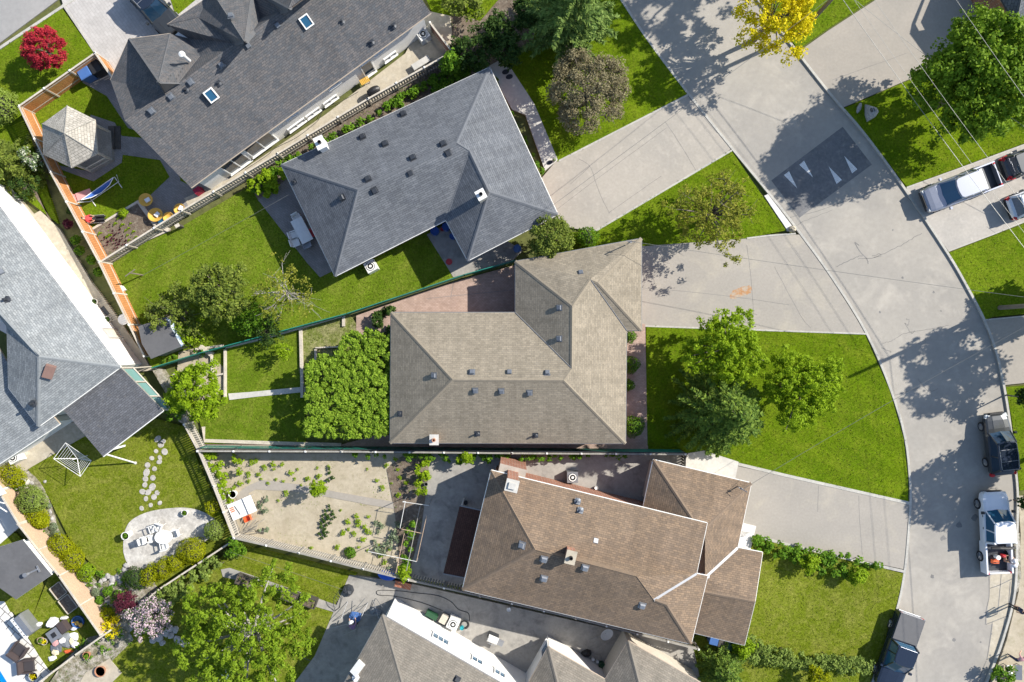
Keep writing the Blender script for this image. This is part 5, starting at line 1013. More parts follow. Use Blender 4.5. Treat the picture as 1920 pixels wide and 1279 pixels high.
# ---------------------------------------------------------------- people
def person(px,py,z,J,cols,label,rz=0,hat=None,hairmat='hair',scale=1.0,zp=None):
    """J: dict of joint positions; body grown with a Skin modifier, clothes as material regions"""
    p=W(px,py,z+.8 if zp is None else zp); root=thing('person',label,'person',(p.x,p.y,z),rz)
    D=dict(pel=(0,0,.95),wai=(0,0,1.1),che=(0,0,1.32),nek=(0,0,1.5),hed=(.02,0,1.62),top=(.02,0,1.74),
      sL=(0,.19,1.42),eL=(0,.24,1.14),hL=(.06,.25,.88),sR=(0,-.19,1.42),eR=(0,-.24,1.14),hR=(.06,-.25,.88),
      tL=(0,.1,.9),kL=(.02,.11,.5),aL=(0,.11,.09),fL=(.17,.12,.04),tR=(0,-.1,.9),kR=(.02,-.11,.5),aR=(0,-.11,.09),fR=(.17,-.12,.04)); D.update(J)
    R_=dict(pel=.14,wai=.125,che=.15,nek=.055,hed=.095,top=.07,s=.065,e=.045,h=.035,t=.085,k=.06,a=.042,f=.035)
    E=[('pel','wai'),('wai','che'),('che','nek'),('nek','hed'),('hed','top'),('che','sL'),('sL','eL'),('eL','hL'),('che','sR'),('sR','eR'),('eR','hR'),('pel','tL'),('tL','kL'),('kL','aL'),('aL','fL'),('pel','tR'),('tR','kR'),('kR','aR'),('aR','fR')]
    ks=list(D); V=[Vector(D[k]) for k in ks]; rad_=[R_.get(k) or R_[k[0]] for k in ks]; Ed=[(ks.index(a),ks.index(b)) for a,b in E]
    for h_,e_ in (('hL','eL'),('hR','eR')):
        hv=Vector(D[h_]); d=(hv-Vector(D[e_])).normalized(); sd=d.cross(Vector((0,0,1)) if abs(d.z)<.9 else Vector((1,0,0))).normalized(); up=sd.cross(d); pi=len(V); V.append(hv+d*.07); rad_.append(.035); Ed.append((ks.index(h_),pi))
        for q,(o_,ln) in enumerate(((-.032,.065),(-.011,.08),(.011,.075),(.032,.06))): V.append(hv+d*(.08+ln)+sd*o_*1.3+up*-.015); rad_.append(.009); Ed.append((pi,len(V)-1))
        V.append(hv+d*.06+sd*.065); rad_.append(.011); Ed.append((ks.index(h_),len(V)-1))
    me=bpy.data.meshes.new('body'); me.from_pydata(V,Ed,[]); o=bpy.data.objects.new('body',me); C.objects.link(o)
    sk=o.modifiers.new('s','SKIN'); sk.use_smooth_shade=True
    for i,r in enumerate(rad_): me.skin_vertices[0].data[i].radius=(r*1.15 if ks[i:i+1] in (['pel'],['che']) else r,r*.8 if ks[i:i+1] in (['pel'],['che'],['wai']) else r)
    me.skin_vertices[0].data[0].use_root=True
    sb=o.modifiers.new('u','SUBSURF'); sb.levels=1; sb.render_levels=1
    dg=bpy.context.evaluated_depsgraph_get(); m2=bpy.data.meshes.new_from_object(o.evaluated_get(dg)); o.modifiers.clear(); o.data=m2; m2.name='body'; bpy.data.meshes.remove(me)
    for c_ in (cols[0],cols[1],'skin','plastic_black'): m2.materials.append(MATS[c_])
    seg=[(Vector(D[a]),Vector(D[b]),mi) for a,b,mi in (('wai','che',0),('che','nek',0),('nek','hed',2),('hed','top',2),('che','sL',0),('sL','eL',0),('eL','hL',2),('che','sR',0),('sR','eR',0),('eR','hR',2),('pel','wai',1),('pel','tL',1),('tL','kL',1),('kL','aL',1),('aL','fL',3),('pel','tR',1),('tR','kR',1),('kR','aR',1),('aR','fR',3))]
    for f in m2.polygons:
        c_=f.center; best=(9,0)
        for a,b,mi in seg:
            ab=b-a; t=max(0,min(1,(c_-a).dot(ab)/max(ab.length_squared,1e-6))); d=(c_-(a+ab*t)).length
            if d<best[0]: best=(d,mi)
        f.material_index=best[1]; f.use_smooth=True
    o.parent=root; h=Vector(D['hed']); tp=Vector(D['top']); ax=(tp-h).normalized(); cen=h.lerp(tp,.6); rot=ax.to_track_quat('Z','Y').to_matrix().to_4x4(); m=Matrix.Translation(cen)@rot
    mb=MB(); mb.lathe(m,[(.105,-.03),(.112,.03),(.1,.08),(.06,.12),(.01,.135)],14); mb.build('hair',hairmat,root,local=True,smooth=True)
    mb=MB(); fw=rot.to_3x3()@Vector((1,0,0)); mb.tube([cen+fw*.09-ax*.04,cen+fw*.125-ax*.05],[.02,.012],6); mb.build('nose','skin',root,local=True)
    if hat: mb=MB(); mb.lathe(m@T(0,0,.05),[(.2,0),(.2,.015),(.12,.03),(.115,.1),(.06,.13),(.01,.135)],16); mb.build('hat',hat,root,local=True,smooth=True)
    return root
bend=dict(wai=(.08,0,1.08),che=(.3,0,1.2),nek=(.45,0,1.27),hed=(.55,0,1.32),top=(.66,0,1.38),sL=(.32,.2,1.24),eL=(.45,.24,1.0),hL=(.65,.22,.9),sR=(.32,-.2,1.24),eR=(.45,-.24,1.0),hR=(.65,-.22,.9))
person(1901,1062,-.095,bend,('cloth_white','cloth_navy'),'person in a white cap and dark trousers leaning into the tailgate of the white pickup',rad(120),'cloth_white')
person(1906,1141,-.095,{},('cloth_navy','cloth_black'),'person in dark clothes standing on the concrete at the right edge',rad(200))
person(1903,1236,-.095,bend,('cloth_rose','cloth_navy'),'person in a pink top bending near the bottom right corner',rad(40))
person(664,1178,.04,bend,('cloth_purple','cloth_grey'),'person in a purple top and white cap bending over the blue folding frame',rad(100),'cloth_white')
lie=dict(pel=(0,0,.45),wai=(.15,0,.48),che=(.38,0,.6),nek=(.54,0,.72),hed=(.62,0,.8),top=(.72,0,.88),sL=(.44,.19,.66),eL=(.2,.28,.56),hL=(.02,.2,.58),sR=(.44,-.19,.66),eR=(.2,-.28,.56),hR=(.02,-.2,.58),tL=(-.05,.1,.45),kL=(-.45,.14,.55),aL=(-.88,.12,.48),fL=(-.95,.13,.58),tR=(-.05,-.1,.45),kR=(-.45,-.14,.55),aR=(-.88,-.12,.48),fR=(-.95,-.13,.58))
person(176,410,.02,lie,('cloth_red','cloth_black'),'person in a red shirt and black trousers lying on the patterned sun lounger',rad(184),zp=.5)
# ---------------------------------------------------------------- small things
def bar(b,p,q,r=.02,n=5): b.tube([p,q],r,n)
def acunit(px,py,label,rz=0,z=.04,round_=False,mat='metal_white'):
    L_=[('housing',mat,lambda b:(b.lathe(T(0,0,0),[(.44,0),(.46,.1),(.46,.62),(.4,.7)],12) if round_ else b.box(T(0,0,0),.85,.85,.72,.05,.94))),
        ('fan_grille','metal_dark',lambda b:b.lathe(T(0,0,.7 if round_ else .77),[(.33,0),(.33,.02)],24)),
        ('fan_hub','metal_white',lambda b:[b.lathe(T(0,0,.73 if round_ else .79),[(.12,0),(.1,.04)],14)]+[b.lathe(T(0,0,.735 if round_ else .8),[(r,0),(r+.012,0),(r+.012,.01),(r,.01)],20) for r in (.2,.28)]+[bar(b,(0,0,.8),(math.cos(a)*.33,math.sin(a)*.33,.8),.008,4) for a in (0,1.57,3.14,4.71)])]
    return item('air_conditioner',label,'air conditioner',px,py,z,L_,rz,zp=.5)
acunit(696,500,'white air conditioner on the lawn edge under the blue grey roof',.5); acunit(794,67,'pale air conditioner in the shaded passage, top',.6); acunit(1073,894,'dark grey air conditioner on the paving beside the brick wall',0,mat='metal_grey',round_=False)
acunit(29,857,'white air conditioner beside the golden shrub at the left edge',.5); acunit(850,1168,'square air conditioner standing by the white stucco wall',-.45)
def bin_(px,py,label,mat,rz=0,h=1.05,z=.03,w=.62,name='wheelie_bin'):
    return item(name,label,'bin',px,py,z,[('body',mat,lambda b:b.box(T(0,0,.08),w*.82,w*.9,h-.14,0,1.18)),('lid',mat,lambda b:(b.box(T(0,0,h-.05),w*1.08,w*1.12,.06,0,.9),b.box(T(-w*.5,0,h-.06),.08,w*.9,.1))),('wheel','tyre',lambda b:b.lathe(T(-w*.4,w*.3,.12,0,math.pi/2),[(.12,-.04),(.12,.04)],12)),('wheel','tyre',lambda b:b.lathe(T(-w*.4,-w*.3,.12,0,math.pi/2),[(.12,-.04),(.12,.04)],12))],rz,zp=.8)
bin_(162,139,'blue wheelie bin inside the cedar fence corner','bin_blue',rad(-60),1.15,w=.8); bin_(183,129,'black wheelie bin beside the blue bin in the cedar corner','plastic_black',rad(-60),1.15,w=.75)
bin_(1338,1199,'blue bin under the lower edge of the brown roof','bin_blue',rad(-15)); bin_(1354,1204,'brown bin between the blue and green bins under the brown roof','wood_dark',rad(-15)); bin_(1371,1209,'green bin at the corner of the brown roof','bin_green',rad(-15))
def tub(px,py,label,mat,r=.28,h=.6,z=.036,name='barrel',cat='barrel',lid=None):
    L_=[('body',mat,lambda b:b.lathe(T(0,0,0),[(r*.85,0),(r*.98,h*.4),(r,h),(r*.9,h),(r*.88,h-.05)],18))]
    if lid: L_.append(('lid',lid,lambda b:b.lathe(T(0,0,h-.04),[(r*.86,0),(r*.86,.03)],18)))
    return item(name,label,cat,px,py,z,L_,zp=h)
tub(815,433,'bright blue tub under the eave of the blue grey roof','plastic_blue',.32,.7); tub(836,425,'deep blue barrel in the roof notch, upper','plastic_blue',.3,.9,lid='plastic_blue'); tub(848,443,'deep blue barrel in the roof notch, lower','plastic_blue',.22,.7)
tub(842,491,'flat red disc shaped lid on the shaded paving','plastic_red',.24,.12,name='lid',cat='lid'); tub(829,430,'red bucket between the blue tub and barrel','plastic_red',.13,.4,name='bucket',cat='bucket')
tub(970,466,'dark blue bin among the weeds beside the round olive tree','bin_blue',.3,.6)
tub(1118,915,'small white pail on the paving by the brick wall','plastic_white',.13,.3,name='pail',cat='pail'); tub(873,943,'black flower pot beside the red porch roof','plastic_black',.16,.3,name='flower_pot',cat='pot')
def pot(px,py,label,r=.3,h=.4,mat='conc_light',pl='green',z=.05,plant=True,soil='soil_dark',name='plant_pot'):
    o=item(name,label,'plant pot',px,py,z,[('pot',mat,lambda b:b.lathe(T(0,0,0),[(r*.7,0),(r,h),(r*.86,h),(r*.84,h-.07)],18)),('soil',soil,lambda b:b.lathe(T(0,0,h-.09),[(r*.84,0),(r*.84,.02)],16))],zp=h)
    if plant:
        rng=NR(int(px+py)); Cn,Nn=clump_leaves(rng,np.array([[0,0,h+.02]]),np.array([r*.8]),34,.6,.8); leafmesh('plant',pl,o,Cn,Nn,.06*rng.uniform(.7,1.3,len(Cn)),.6,rng,local=True)
    return o
pot(41,906,'larger white pot between the gold and pale green shrubs',.36,.6); pot(31,911,'smaller pot beside the larger white pot',.26,.4); pot(235,1005,'round white pot with a clipped green ball at the patio edge',.3,.75,'plastic_white','box')
pot(346,962,'square looking white planter at the upper patio edge',.24,.35,'plastic_white'); pot(63,1268,'pale round pot with yellow flowers by the pool',.36,.5,'conc_light','yellow'); pot(162,1229,'green leafy pot on the gravel behind the dark fence',.28,.3,'terracotta','green')
pot(188,1259,'round copper coloured fire bowl on the concrete slab',.42,.3,'terracotta',plant=False,name='fire_bowl'); pot(436,927,'white tub of dark water beside the white tool table',.3,.5,'plastic_white',plant=False,soil='wood_dark',name='tub')
pot(397,848,'pale ring planter in the shade of the green slat fence',.22,.3,plant=False); pot(342,634,'cream ring planter at the tarp edge of the shed',.2,.3,plant=False,name='planter'); pot(177,566,'round pot with a small plant, upper of two by the white wall',.24,.4,'conc_light','dark'); pot(202,599,'round pot with a small plant, lower of two by the white wall',.24,.4,'conc_light','dark'); pot(57,417,'round pot at the upper end of the white wall',.22,.4,'conc_light','dark')
pot(799,1,'pot of ferns',.2,.3) if 0 else None
pot(1039,300,'small pot on the doorstep next to a dark mat',.14,.3,'conc_grey','sage'); pot(799,908,'grey pot at the end of the narrow leafy hedge',.14,.3,'metal_grey',plant=False)
pot(76,1246-45,'wicker pot on the lawn corner by the grill',.25,.3,'wood_tan','green') ; pot(83,1203,'yellow flower tub on the cluttered lawn',.26,.3,'wood_pale','yellow')
tag(item('door_mat','dark oval mat on the pale doorstep','mat',1030,305,.04,[('mat','metal_dark',lambda b:b.lathe(T(0,0,0),[(.2,0),(.2,.02)],16,1.2,.8)),],.4))
item('door_mat','dark rectangular mat between two pots by the white wall','mat',196,584,.04,[('mat','metal_dark',lambda b:b.box(T(0,0,0),.75,.4,.02)),('binding','wood_dark',lambda b:[b.tube([(-.38,s*.2,.015),(.38,s*.2,.015)],.015,4) for s in (-1,1)])],-.9)
def chair(px,py,label,rz=0,mat='metal_white',z=.05,group=None,w=.5,arms=True):
    P=[('seat',mat,lambda b:b.box(T(0,0,.42),w,w,.05,0,.95)),('backrest',mat,lambda b:b.box(T(-w*.5,0,.45,0,0,-.15),.05,w*.95,.5))]
    for s in (-1,1):
        if arms: P.append(('armrest',mat,lambda b,s=s:b.box(T(0,s*w*.52,.64),w,.06,.04)))
        for x in (-1,1): P.append(('leg',mat,lambda b,s=s,x=x:bar(b,(x*w*.48,s*w*.5,0),(x*w*.4,s*w*.44,.44 if x<0 else .64),.022)))
    return item('chair',label,'chair',px,py,z,P,rz,group,zp=.5)
def table(px,py,label,a,b_,h=.74,mat='plastic_white',rz=0,z=.05,rnd=True):
    P=[('tabletop',mat,(lambda b:b.lathe(T(0,0,h-.05),[(a*.96,0),(a,.02),(a,.04),(a*.97,.05)],28,1,b_/a)) if rnd else (lambda b:b.box(T(0,0,h-.05),a*2,b_*2,.05)))]
    for x in (-1,1):
        for y in (-1,1): P.append(('leg',mat,lambda b,x=x,y=y:bar(b,(x*a*.62,y*b_*.62,0),(x*a*.55,y*b_*.55,h-.05),.03,6)))
    return item('patio_table',label,'table',px,py,z,P,rz,zp=h)
table(307,1007,'white oval table on the stone patio',.68,.5,rz=.15)
for x,y,a,l in ((330,1000,200,'right of the oval table'),(298,988,250,'above the oval table'),(281,1010,10,'left of the oval table, leaning inwards'),(272,1012,20,'farthest left of the oval table'),(309,1022,100,'below the oval table'),(289,992,290,'upper left of the oval table')): chair(x,y,'white metal garden chair '+l,rad(a),group='white chairs round the oval patio table')
table(566,432,'long pale plastic table beside the eave of the blue grey roof',.95,.45,rz=rad(118),rnd=False,z=.04)
for x,y,a,l,m in ((558,410,300,'white plastic chair at the upper end of the long table','plastic_white'),(552,441,20,'white plastic chair left of the long table, upper','plastic_white'),(555,455,20,'white plastic chair left of the long table, lower','plastic_white'),(576,458,110,'dark teal chair at the lower end of the long table','metal_grey'),(584,438,200,'red chair peeping out from the eave','plastic_red')): chair(x,y,l,rad(a),m,.04,w=.55)
def loveseat(px,py,label,rz):
    return item('lounge_chair',label,'lounge chair',px,py,.04,[('seat','cushion',lambda b:b.box(T(0,0,.22),.75,.8,.16,0,.95)),('backrest','wicker',lambda b:b.box(T(-.42,0,.1,0,0,-.2),.14,.95,.7)),('armrest','wicker',lambda b:b.box(T(0,.46,.1),.85,.12,.45)),('armrest','wicker',lambda b:b.box(T(0,-.46,.1),.85,.12,.45))],rz,zp=.5)
loveseat(34,1220,'upper dark wicker lounge chair on the white paving',rad(55)); loveseat(52,1250,'lower dark wicker lounge chair on the white paving',rad(5))
item('barbecue','long stainless barbecue island at the lawn corner','barbecue',42,1174,.04,[('cabinet','metal_grey',lambda b:b.box(T(0,0,0),1.7,.8,.88)),('counter','metal_white',lambda b:b.box(T(0,-.32,.9),1.8,.3,.05)),('lid','metal_grey',lambda b:b.loft([[(-.82,-.15,.9),(.82,-.15,.9),(.82,.42,.9),(-.82,.42,.9)],[(-.8,-.08,1.08),(.8,-.08,1.08),(.8,.36,1.12),(-.8,.36,1.12)]]))]+[('knob','plastic_black',lambda b,k=k:b.lathe(T(-.65+.32*k,-.32,.95),[(.04,0),(.035,.05)],10)) for k in range(5)],rad(-52),zp=1)
# cluttered lawn
def cloth(name,label,cat,px,py,z,mat,sx,sy,hgt,seed,rz=0,zp=None):
    rng=random.Random(seed); n=9; root=thing(name,label,cat,(*W2(px,py,z+hgt),z),rz); mb=MB(); V=[];F=[]
    for k in range(3):
        for i in range(n): a=6.283*i/n; r=(1.0,.8,.3)[k]*rng.uniform(.75,1.1); V.append((math.cos(a)*sx*r,math.sin(a)*sy*r,(0,.75,1)[k]*hgt*rng.uniform(.7,1.1)+.01))
    for k in range(2):
        for i in range(n): F.append((k*n+i,k*n+(i+1)%n,(k+1)*n+(i+1)%n,(k+1)*n+i))
    F.append(tuple(2*n+i for i in range(n))); mb.add(V,F); mb.build('cover',mat,root,local=True); return root
for a in (('draped_chair','white sheet thrown over a chair on the cluttered lawn','cover',90,1173,.02,'cloth_white',.5,.42,.7,1),('blanket','dark grey tarpaulin spread in the middle of the clutter','tarpaulin',122,1203,.02,'cloth_grey',.75,.6,.18,2),('blanket','grey blanket at the lower end of the clutter','blanket',104,1215,.02,'metal_vent',.5,.55,.14,3),
   ('cushion','cream cushion on the grey blanket','cushion',102,1225,.16,'cloth_cream',.32,.24,.14,4),('cushion','white pillow at the lowest corner of the clutter','pillow',96,1236,.04,'cloth_white',.34,.22,.18,5),('parasol','pink round cushion on the clutter, beside the fire table','cushion',102,1206,.2,'cloth_rose',.32,.3,.1,6),
   ('cloth_heap','white crumpled cloth right of the pink cushion','cloth',114,1203,.18,'cloth_white',.3,.25,.2,7),('cloth_heap','white heap of sheets at the right of the clutter','cloth',138,1211,.05,'cloth_white',.34,.26,.28,8),('cushion','olive cushion on the dark tarpaulin','cushion',133,1204,.2,'cloth_cream',.2,.3,.1,9),('cloth_heap','orange blanket by the dark fence','blanket',126,1223,.02,'plastic_orange',.42,.14,.15,10),
   ('board','white board under the dark tarpaulin','board',136,1194,.02,'cloth_white',.45,.35,.06,11),('cushion','small pale blue seat on the lawn, upper','seat',69,1173,.02,'metal_white',.26,.2,.35,12),('cushion','pale grey seat on the lawn, rightmost','seat',117,1161,.02,'metal_white',.34,.16,.35,13),('cushion','white seat beside the yellow toy','seat',136,1180,.02,'metal_white',.28,.17,.35,14)): cloth(*a[:12])
item('fire_table','square grey fire table with a rattan seat behind it','fire pit',102,1190,.02,[('top','metal_grey',lambda b:b.box(T(0,0,.5),.95,.85,.06)),('base','metal_dark',lambda b:b.box(T(0,0,0),.8,.7,.5)),('burner','plastic_black',lambda b:b.box(T(0,0,.565),.35,.35,.03)),('cushion','wicker',lambda b:b.box(T(.85,.1,.15),.6,.9,.5,0,.85))],rad(35),zp=.5)
item('paddling_pool','small round blue tub with toys in it','paddling pool',146,1166,.02,[('rim','bin_blue',lambda b:b.lathe(T(0,0,0),[(.42,0),(.46,.25),(.4,.25),(.38,.06)],20)),('water','glass_blue',lambda b:b.lathe(T(0,0,.1),[(.38,0),(.38,.01)],18))],zp=.2)
item('toy','yellow plastic ring toy leaning on the blue tub','toy',148,1170,.25,[('ring','cloth_yellow',lambda b:[b.lathe(T(x,0,0),[(.12,0),(.16,0),(.16,.05),(.12,.05)],14) for x in (-.14,.16)]),('handle','cloth_yellow',lambda b:bar(b,(-.3,0,.02),(-.5,-.15,.02),.03))],-.5)
for i,(x,y) in enumerate(((114,1105),(132,1130))): item('raised_planter','dark soil planter box by the plank fence, '+('upper' if i==0 else 'lower')+' of two','planter',x,y,.01,[('frame','wood_pale',lambda b:[b.box(T(a,c,0),sx,sy,.35) for a,c,sx,sy in ((0,.45,1.0+.2*i,.05),(0,-.45,1.0+.2*i,.05),(.5+.1*i,0,.05,.85),(-.5-.1*i,0,.05,.85))]),('soil','soil_dark',lambda b:b.box(T(0,0,.0),.95+.2*i,.85,.28))],rad(-52))
def plbox(px,py,label):
    o=item('raised_planter',label,'planter',px,py,.02,[('frame','wood_dark',lambda b:[b.box(T(a,c,0),sx,sy,.62) for a,c,sx,sy in ((0,.33,1.3,.05),(0,-.33,1.3,.05),(.63,0,.05,.61),(-.63,0,.05,.61))]),('soil','soil_dark',lambda b:b.box(T(0,0,.3),1.2,.6,.25))],rad(-20),zp=.5)
    rng=NR(int(px)); Cn,Nn=clump_leaves(rng,rng.uniform([-.5,-.22,.58],[.5,.22,.62],(9,3)),np.full(9,.1),9,.8,.8); leafmesh('plants','olive',o,Cn,Nn,.05*rng.uniform(.7,1.3,len(Cn)),.6,rng,local=True)
plbox(459,1090,'dark wooden planter at the upper end of the slab path'); plbox(542,1118,'dark wooden planter half under the big yellow green tree'); plbox(577,1128,'dark wooden planter at the lower end of the slab path')
# gazebo yard
def sunbed(px,py,label,rz,mat,mat2,z=.02):
    return item('sun_lounger',label,'sun lounger',px,py,z,[('seat',mat,lambda b:b.box(T(-.25,0,.34),1.15,.55,.05)),('backrest',mat2,lambda b:b.box(T(.6,0,.36,0,0,-.45),.75,.55,.05)),('frame','metal_white',lambda b:[bar(b,(-.8,s*.28,.34),(.35,s*.28,.34),.02) for s in (-1,1)])]+[('leg','metal_white',lambda b,x=x,s=s:bar(b,(x,s*.26,0),(x,s*.26,.34),.02)) for x in (-.7,.35) for s in (-1,1)],rz,zp=.4)
sunbed(151,367,'pink sun lounger against the cedar fence',rad(200),'cloth_rose','cloth_pink'); sunbed(175,411,'patterned sun lounger under the person in a red shirt',rad(184),'cloth_black','cloth_pink')
item('hammock','long blue and white hammock on a stand','hammock',188,356,.02,[('sling','hammock_blue',lambda b:b.loft([[(x,-w_,z_),(x,0,z_-.12*(w_>.1)),(x,w_,z_),(x,w_*.9,z_+.03),(x,0,z_+.03-.12*(w_>.1)),(x,-w_*.9,z_+.03)][::-1] for x,w_,z_ in ((-1.45,.03,1.05),(-.8,.14,.75),(0,.2,.62),(.8,.14,.75),(1.45,.03,1.05))])),('edge','cloth_white',lambda b:[b.tube([(-1.45,0,1.07),(-.8,s*.15,.79),(0,s*.21,.66),(.8,s*.15,.79),(1.45,0,1.07)],.025,5) for s in (-1,1)]),('frame','metal_white',lambda b:(b.tube([(-1.75,0,1.1),(-1.3,0,.1),(1.3,0,.1),(1.75,0,1.1)],.03,6),bar(b,(-1.2,-.5,.03),(-1.2,.5,.03),.03),bar(b,(1.2,-.5,.03),(1.2,.5,.03),.03)))],rad(35),zp=.7)
def papasan(px,py,label,rz,r=.55,oval=1,foot=False):
    P=[('bowl','cloth_yellow',lambda b:b.lathe(T(0,0,0),[(.12,.3),(r*.6,.36),(r,.52),(r*1.02,.55),(r*.95,.55),(r*.5,.42),(.05,.38)],22,oval,1))]
    if not foot: P.append(('cushion','cloth_white',lambda b:(b.box(T(.1,0,.44,.6,0,.25),.4,.32,.1,0,.85))))
    P+= [('leg','metal_dark',lambda b,a=a:bar(b,(math.cos(a)*r*.7,math.sin(a)*r*.7,0),(math.cos(a)*r*.4,math.sin(a)*r*.4,.36),.02)) for a in (.7,2.3,3.9,5.5)]
    return item('bowl_chair' if not foot else 'side_table',label,'chair' if not foot else 'table',px,py,.03,P,rz,zp=.5)
papasan(274,375,'round yellow chair with a blue cushion at the grey paving corner',0,.48,1.08); papasan(292,403,'largest round yellow chair with a white cushion by the picket fence',.3,.5,1.12); papasan(316,407,'small yellow footstool half behind the picket fence',.5,.36,1.1,True); papasan(337,392,'yellow chair nearest the house along the picket fence',.6,.4,1.05)
item('side_table','small glass side table beside the yellow chairs','table',303,415,.03,[('top','glass_blue',lambda b:b.lathe(T(0,0,.45),[(.24,0),(.24,.02)],18)),('stand','metal_grey',lambda b:(bar(b,(0,0,0),(0,0,.45),.03),b.lathe(T(0,0,0),[(.2,0),(.18,.03)],14)))],zp=.4)
item('folded_parasol','magenta folded cover at the corner of the dark roofed house','cover',370,357,.03,[('fabric','cloth_magenta',lambda b:b.box(T(0,0,0),.6,.42,.7,0,.85)),('strap','plastic_black',lambda b:b.tube([(-.3,0,.5),(0,0,.72),(.3,0,.5)],.02,5))],.6,zp=.6)
item('yellow_bench','small yellow slatted stool by the open door','stool',684,152,.035,[('seat','cloth_yellow',lambda b:[b.box(T(x,0,.4),.1,.42,.04) for x in (-.3,-.18,-.06,.06,.18,.3)])]+[('leg','wood_tan',lambda b,x=x,y=y:b.box(T(x,y,0),.05,.05,.4)) for x in (-.28,.28) for y in (-.16,.16)],.5,zp=.4)
item('stone_bench','pale curved slab leaning at the grey fence','slab',789,118,.035,[('slab','conc_light',lambda b:b.box(T(0,0,.35),1.5,.5,.07,0,.93)),('support','conc_grey',lambda b:[b.box(T(x,0,0),.2,.4,.35) for x in (-.5,.5)])],.55,zp=.4)
item('garden_grill','dark covered grill beside the grey fence','grill',700,170,.035,[('lid','plastic_black',lambda b:b.lathe(T(0,0,.6),[(.42,0),(.4,.15),(.2,.3),(.04,.34)],14,1.3,.7)),('cart','metal_dark',lambda b:b.box(T(0,0,0),.9,.5,.6))],.5,zp=.7)
# clothes dryers and posts
def rotary(px,py,label,s=1.35,h=1.9,rz=0):
    p=W(px,py,h); r=thing('rotary_airer',label,'clothes airer',(p.x,p.y,.02),rz); mb=MB(); bar(mb,(0,0,0),(0,0,h),.03,8); mb.build('mast','metal_white',r,local=True)
    cs=[(s*math.cos(a),s*math.sin(a)*.8) for a in (.6,2.4,3.74,5.6)]
    for x,y in cs: mb=MB(); bar(mb,(0,0,h-.6),(x,y,h),.028,6); mb.build('arm','metal_white',r,local=True)
    mb=MB()
    for k in (.35,.48,.6,.72,.84,1.0):
        for i in range(4): a,b=cs[i],cs[(i+1)%4]; bar(mb,(a[0]*k,a[1]*k,h-.6+.6*k),(b[0]*k,b[1]*k,h-.6+.6*k),.011 if k<1 else .02,4)
    mb.build('line','metal_white',r,local=True)
rotary(136,862,'white rotary clothes airer on the lawn beside the grey porch',1.45,1.9,-.55)
tp=thing('clothes_post','rusty clothes line post on the sloping back lawn','post',W(268,516,0)); mb=MB(); q=W(268,516,0); mb.tube([q,(q.x,q.y,1.9)],.05,7); mb.build('post','pole_wood',tp); mb=MB(); mb.tube([(q.x-.35,q.y-.25,1.85),(q.x+.35,q.y+.25,1.85)],.04,6); mb.build('crossbar','pole_wood',tp)
item('short_post','short wooden stub post beside the grey fence','post',335,424,.02,[('post','wood_dark',lambda b:b.box(T(0,0,0),.28,.2,.8)),('cap','wood_pale',lambda b:b.box(T(0,0,.8),.34,.26,.04))],.5,zp=.6)
item('clothes_post','pale leaning pole at the edge of the dark porch roof','pole',227,857,.01,[('pole','metal_white',lambda b:b.tube([(-.55,.55,2.6),(.55,-.6,.0)],.055,7)),('foot','conc_light',lambda b:b.lathe(T(.55,-.6,0),[(.12,0),(.1,.05)],12))],.0,zp=1)
# stepping stones
rs=random.Random(12); st0=None
for i,(x,y) in enumerate(((302,834),(293,846),(309,847),(285,859),(300,858),(277,872),(299,866),(275,886),(290,879),(273,898),(287,896),(272,909),(286,913),(278,923),(289,932),(274,935),(295,924),(266,953),(283,947),(300,943),(268,922),(306,828),(296,823))):
    mb=MB(); r=rs.uniform(.17,.27); mb.lathe(T(0,0,0),[(r*.95,0),(r,.02),(r*.93,.045)],11,rs.uniform(.9,1.25),rs.uniform(.85,1.1)); p=W(x,y)
    o=mb.build('stepping_stone','stone'); o.location=(p.x,p.y,.012); o.rotation_euler=(0,0,rs.random()*3); tag(o,'flat round stepping stone set in the lawn path','stepping stone','stepping stones across the lawn')
def rockmesh(mb,m,sx,sy,sz,rs):
    rings=[]
    n=8
    for k,(rr__,zz) in enumerate(((.9,0),(1,.35),(.8,.75),(.35,1))): rings.append([(math.cos(6.283*i/n)*sx*rr__*rs.uniform(.8,1.15),math.sin(6.283*i/n)*sy*rr__*rs.uniform(.8,1.15),zz*sz*rs.uniform(.9,1.1)) for i in range(n)])
    mb.loft(rings[::-1],m)
for i,(x,y,s,lb) in enumerate([(196,1085,.2,0),(203,1080,.22,0),(212,1085,.25,0),(220,1082,.2,0),(190,1090,.2,0),(234,1068,.2,0),(238,1060,.22,0),(179,1102,.16,0),(172,1083,.15,0),(95,960,.14,0),(98,972,.14,0),(85,903,.12,0),(60,905,.16,0),(160,1098,.15,0),(188,1136,.16,0),(200,1130,.18,0),(210,1095,.2,0),(226,1090,.2,0),(300,1195,.3,0),(312,1187,.26,0),(322,1191,.25,0),(334,1198,.3,0),(296,1183,.24,0),(318,1178,.28,0),(345,1205,.3,0),(288,1200,.25,0),(330,1180,.26,0),(305,1205,.22,0)]):
    mb=MB(); rockmesh(mb,T(0,0,0),s*1.2,s,s*.7,rs); o=mb.build('rock','boulder' if i<18 else 'stone'); p=W(x,y); o.location=(p.x,p.y,.03); o.rotation_euler=(0,0,rs.random()*6)
    tag(o,'pale rockery stone among the plants' if i<18 else 'grey block in the stone pile under the lilac','rock','rockery stones' if i<18 else 'stones piled under the lilac')
o=thing('boulder','large pale triangular boulder with dark painted marks on the shaded lawn','boulder',W(1630,212,0)); mb=MB()
b0=[W(1621,197,0),W(1640,203,0),W(1645,212,0),W(1640,220,0),W(1625,229,0),W(1621,216,0)]; cc=sum(b0,Vector())/6
